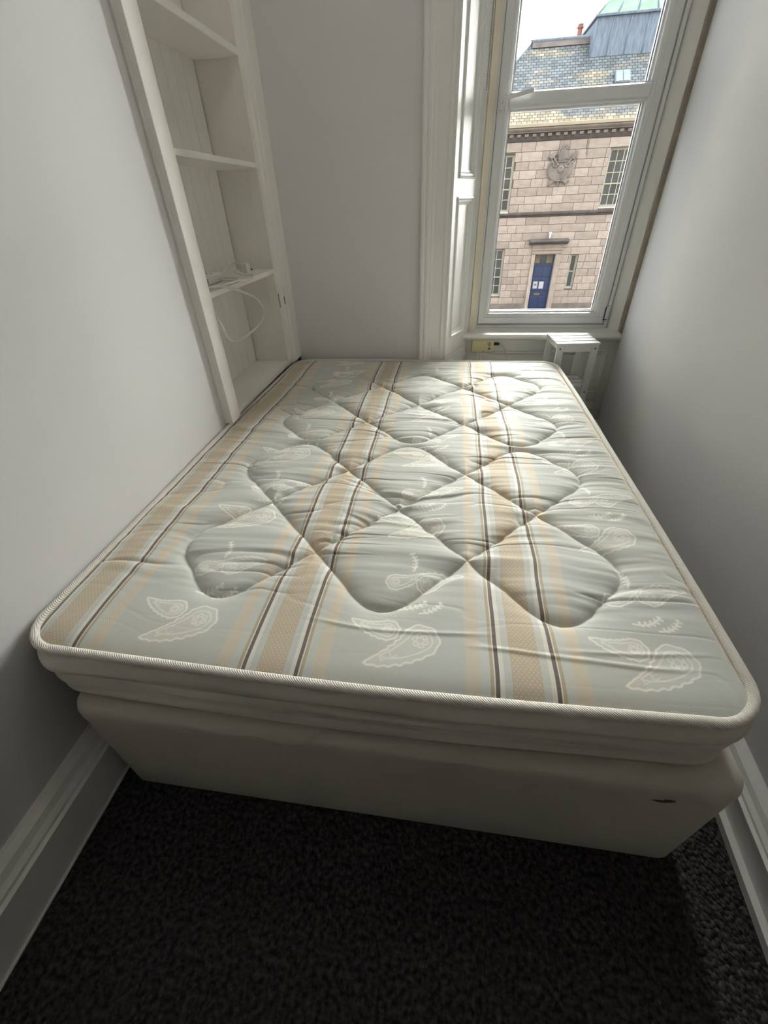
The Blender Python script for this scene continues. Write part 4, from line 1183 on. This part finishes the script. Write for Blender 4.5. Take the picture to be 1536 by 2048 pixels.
bb = BM(); prism(bb, [(5.70, 1.80), (5.88, 2.02), (6.06, 1.94), (6.00, 1.84), (5.86, 1.80), (5.76, 1.66), (5.68, 1.68)], FY-0.15, FY, 'xz', 0.03); cpart('tool_foot', bb)
bb = BM(); prism(bb, [(6.40, 1.98), (6.58, 2.08), (6.80, 1.84), (6.62, 1.84), (6.64, 1.72), (6.56, 1.70), (6.52, 1.84), (6.34, 1.82)], FY-0.15, FY, 'xz', 0.03); cpart('tool_foot', bb)
bb = BM(); prism(bb, [(6.13, 1.90), (6.29, 1.90), (6.25, 1.68), (6.15, 1.68)], FY-0.12, FY, 'xz', 0.02); cpart('tool_foot', bb)
staff((6.34, FY-0.17, 1.95), (6.48, FY-0.17, 2.30), 0.045, 'chisel')
bb = BM(); prism(bb, [(6.02, 2.72), (6.00, 2.92), (6.06, 3.10), (6.20, 3.18), (6.40, 3.16), (6.48, 3.04), (6.44, 2.86), (6.44, 2.72)], FY-0.22, FY, 'xz', 0.06); cpart('helm', bb)
bb = BM(); prism(bb, [(6.02, 2.66), (6.48, 2.66), (6.48, 2.73), (6.02, 2.73)], FY-0.20, FY, 'xz', 0.02); cpart('torse', bb)
for k, (dx, dz) in enumerate(((0, 0), (0.10, -0.03), (0.20, -0.10))):
    pts = catmull([(6.03+dx, FY-0.14, 2.95+dz*0.5), (6.02+dx, FY-0.17, 3.14+dz), (6.10+dx, FY-0.18, 3.28+dz), (6.24+dx, FY-0.16, 3.36+dz), (6.33+dx, FY-0.12, 3.34+dz)], 4)
    bb = BM(); tube(bb, pts, 0.05, 8, radii=[0.07-0.0030*i for i in range(len(pts))]); cpart('plume', bb)

# roof: 45 degree slope facing the street with a hip on the left
def roof_face(name, pts, material, par=bd, u=(1, 0, 0), v=(0, 0.7071, 0.7071), thick=0.0):
    me = bpy.data.meshes.new(name)
    me.from_pydata([tuple(p) for p in pts], [], [tuple(range(len(pts)))])
    uv = me.uv_layers.new(name='UVMap')
    U, Vv = Vector(u), Vector(v)
    for lp_ in me.loops:
        p = me.vertices[lp_.vertex_index].co
        uv.data[lp_.index].uv = (p.dot(U), p.dot(Vv))
    me.materials.append(material)
    return link(bpy.data.objects.new(name, me), par)
RZ = lambda y: 4.16 + (y-29.60)
RX0, RY0 = 4.28, 33.20
dn = RZ(RY0)-4.16
roof_face('roof_slope', [(RX0-dn, 29.60, 4.16), (24, 29.60, 4.16), (24, RY0, RZ(RY0)), (RX0, RY0, RZ(RY0))], M['slate'])
roof_face('roof_hip', [(RX0-dn, 29.60, 4.16), (RX0, RY0, RZ(RY0)), (RX0, RY0+2.0, RZ(RY0)), (RX0-dn, RY0+2.0+dn, 4.16)], M['slate'], u=(0, 1, 0), v=(0.7071, 0, 0.7071))
roof_face('roof_back', [(24, RY0+0.0, RZ(RY0)), (24, RY0+2.0+dn, 4.16), (RX0-dn, RY0+2.0+dn, 4.16), (RX0, RY0+2, RZ(RY0)), (RX0, RY0, RZ(RY0))], M['slate'])
bb = BM(); tube(bb, [(RX0-0.05, RY0, RZ(RY0)+0.02), (24, RY0, RZ(RY0)+0.02)], 0.09, 8); build('ridge_roll', bb, M['lead'], bd, smooth=True)
bb = BM(); sweep(bb, [(0, 0), (0.30, -0.30), (0.32, -0.28), (0.02, 0.03)], (RX0+0.05, RY0, RZ(RY0)+0.02), (24, RY0, RZ(RY0)+0.02), (0, -1, 0), (0, 0, 1)); build('ridge_flashing', bb, M['stone_dark'], bd)
bb = BM(); tube(bb, [(RX0-dn, 29.60, 4.20), (RX0, RY0, RZ(RY0)+0.03)], 0.07, 8); build('hip_roll', bb, M['lead'], bd, smooth=True)
# lead clad lantern with copper roof
by, bz0, bz1 = 32.33, 6.80, 8.34
bb = BM()
lo = [(7.13, by, bz0), (14.0, by, bz0), (14.0, by+3.4, bz0), (6.95, by+3.4, bz0)]
hi = [(7.30, by+0.25, bz1), (13.8, by+0.25, bz1), (13.8, by+3.2, bz1), (7.30, by+3.2, bz1)]
vl = [bb.verts.new(p) for p in lo]; vh = [bb.verts.new(p) for p in hi]
for k in range(4): bb.faces.new((vl[k], vl[(k+1) % 4], vh[(k+1) % 4], vh[k]))
bb.faces.new(vh); bb.faces.new(vl[::-1])
ln = build('lantern_cladding', bb, M['lead'], bd)
for x in (7.14, 7.95, 8.8, 9.65, 10.5, 11.35, 12.2):
    bb = BM(); tube(bb, [(x, by-0.01, bz0), (x+0.17*(1-(x-7.14)/6.9), by+0.24, bz1)], 0.035, 6); build('lead_roll', bb, M['lead'], ln, smooth=True)
bb = BM(); box(bb, 7.20, 13.9, by+0.14, by+3.3, bz1-0.03, bz1+0.07, 0.02); build('lantern_eave', bb, M['lead'], ln)
cx0, cx1, cy0, cz = 7.28, 13.8, by+0.25, bz1+0.07
dz = 1.05
top0 = (cx0+1.0, cy0+1.35, cz+dz); top1 = (cx1-1.0, cy0+1.35, cz+dz)
n_p = 7
for k in range(n_p):
    a0, a1 = k/n_p, (k+1)/n_p
    L = lambda t, top: (cx0+(cx1-cx0)*t, cy0, cz) if not top else (top0[0]+(top1[0]-top0[0])*t, top0[1], top0[2])
    bb = BM()
    q = [L(a0, 0), L(a1, 0), L(a1, 1), L(a0, 1)]
    vs = [bb.verts.new(p) for p in q] + [bb.verts.new((p[0], p[1]+0.03, p[2]-0.05)) for p in q]
    for f in ((0, 1, 2, 3), (7, 6, 5, 4), (0, 4, 5, 1), (1, 5, 6, 2), (2, 6, 7, 3), (3, 7, 4, 0)): bb.faces.new([vs[i] for i in f])
    build('copper_sheet', bb, M['copper'], bd)
    bb = BM(); tube(bb, [L(a0, 0), L(a0, 1)], 0.045, 6); build('standing_seam', bb, M['lead'], bd, smooth=True)
bb = BM()
q = [(cx0, cy0, cz), (top0[0], top0[1], top0[2]), (cx0, cy0+2.7, cz)]
vs = [bb.verts.new(p) for p in q] + [bb.verts.new((p[0]+0.04, p[1], p[2]-0.05)) for p in q]
for f in ((0, 2, 1), (3, 4, 5), (0, 1, 4, 3), (1, 2, 5, 4), (2, 0, 3, 5)): bb.faces.new([vs[i] for i in f])
build('copper_sheet', bb, M['copper'], bd)
bb = BM(); tube(bb, [top0, top1], 0.10, 8); build('copper_ridge', bb, M['lead'], bd, smooth=True)
# chimney pot on the ridge and skylight in the slope
bb = BM()
tube(bb, [(6.70, RY0+0.35, RZ(RY0)-0.35), (6.70, RY0+0.35, RZ(RY0)+0.42), (6.70, RY0+0.35, RZ(RY0)+0.43), (6.70, RY0+0.35, RZ(RY0)+0.50), (6.70, RY0+0.35, RZ(RY0)+0.505), (6.70, RY0+0.35, RZ(RY0)+0.58)], 0.12, 12, radii=[0.145, 0.12, 0.17, 0.17, 0.13, 0.14])
build('chimney_pot', bb, M['clay'], bd, auto=35)
def on_roof(x0, x1, y0, y1, h, name, material, par=None):
    bb = BM()
    n_ = (-0.7071*h, 0.7071*h)
    q = [(x0, y0, RZ(y0)), (x1, y0, RZ(y0)), (x1, y1, RZ(y1)), (x0, y1, RZ(y1))]
    vs = [bb.verts.new(p) for p in q] + [bb.verts.new((p[0], p[1]+n_[0], p[2]+n_[1])) for p in q]
    for f in ((3, 2, 1, 0), (4, 5, 6, 7), (0, 1, 5, 4), (1, 2, 6, 5), (2, 3, 7, 6), (3, 0, 4, 7)): bb.faces.new([vs[i] for i in f])
    return build(name, bb, material, par or bd)
sk = on_roof(8.38, 9.12, 31.10, 31.62, 0.08, 'skylight_frame', M['lead'])
on_roof(8.42, 8.73, 31.13, 31.59, 0.10, 'skylight_pane', M['skylight'], sk)
on_roof(8.78, 9.08, 31.13, 31.59, 0.10, 'skylight_pane', M['skylight'], sk)
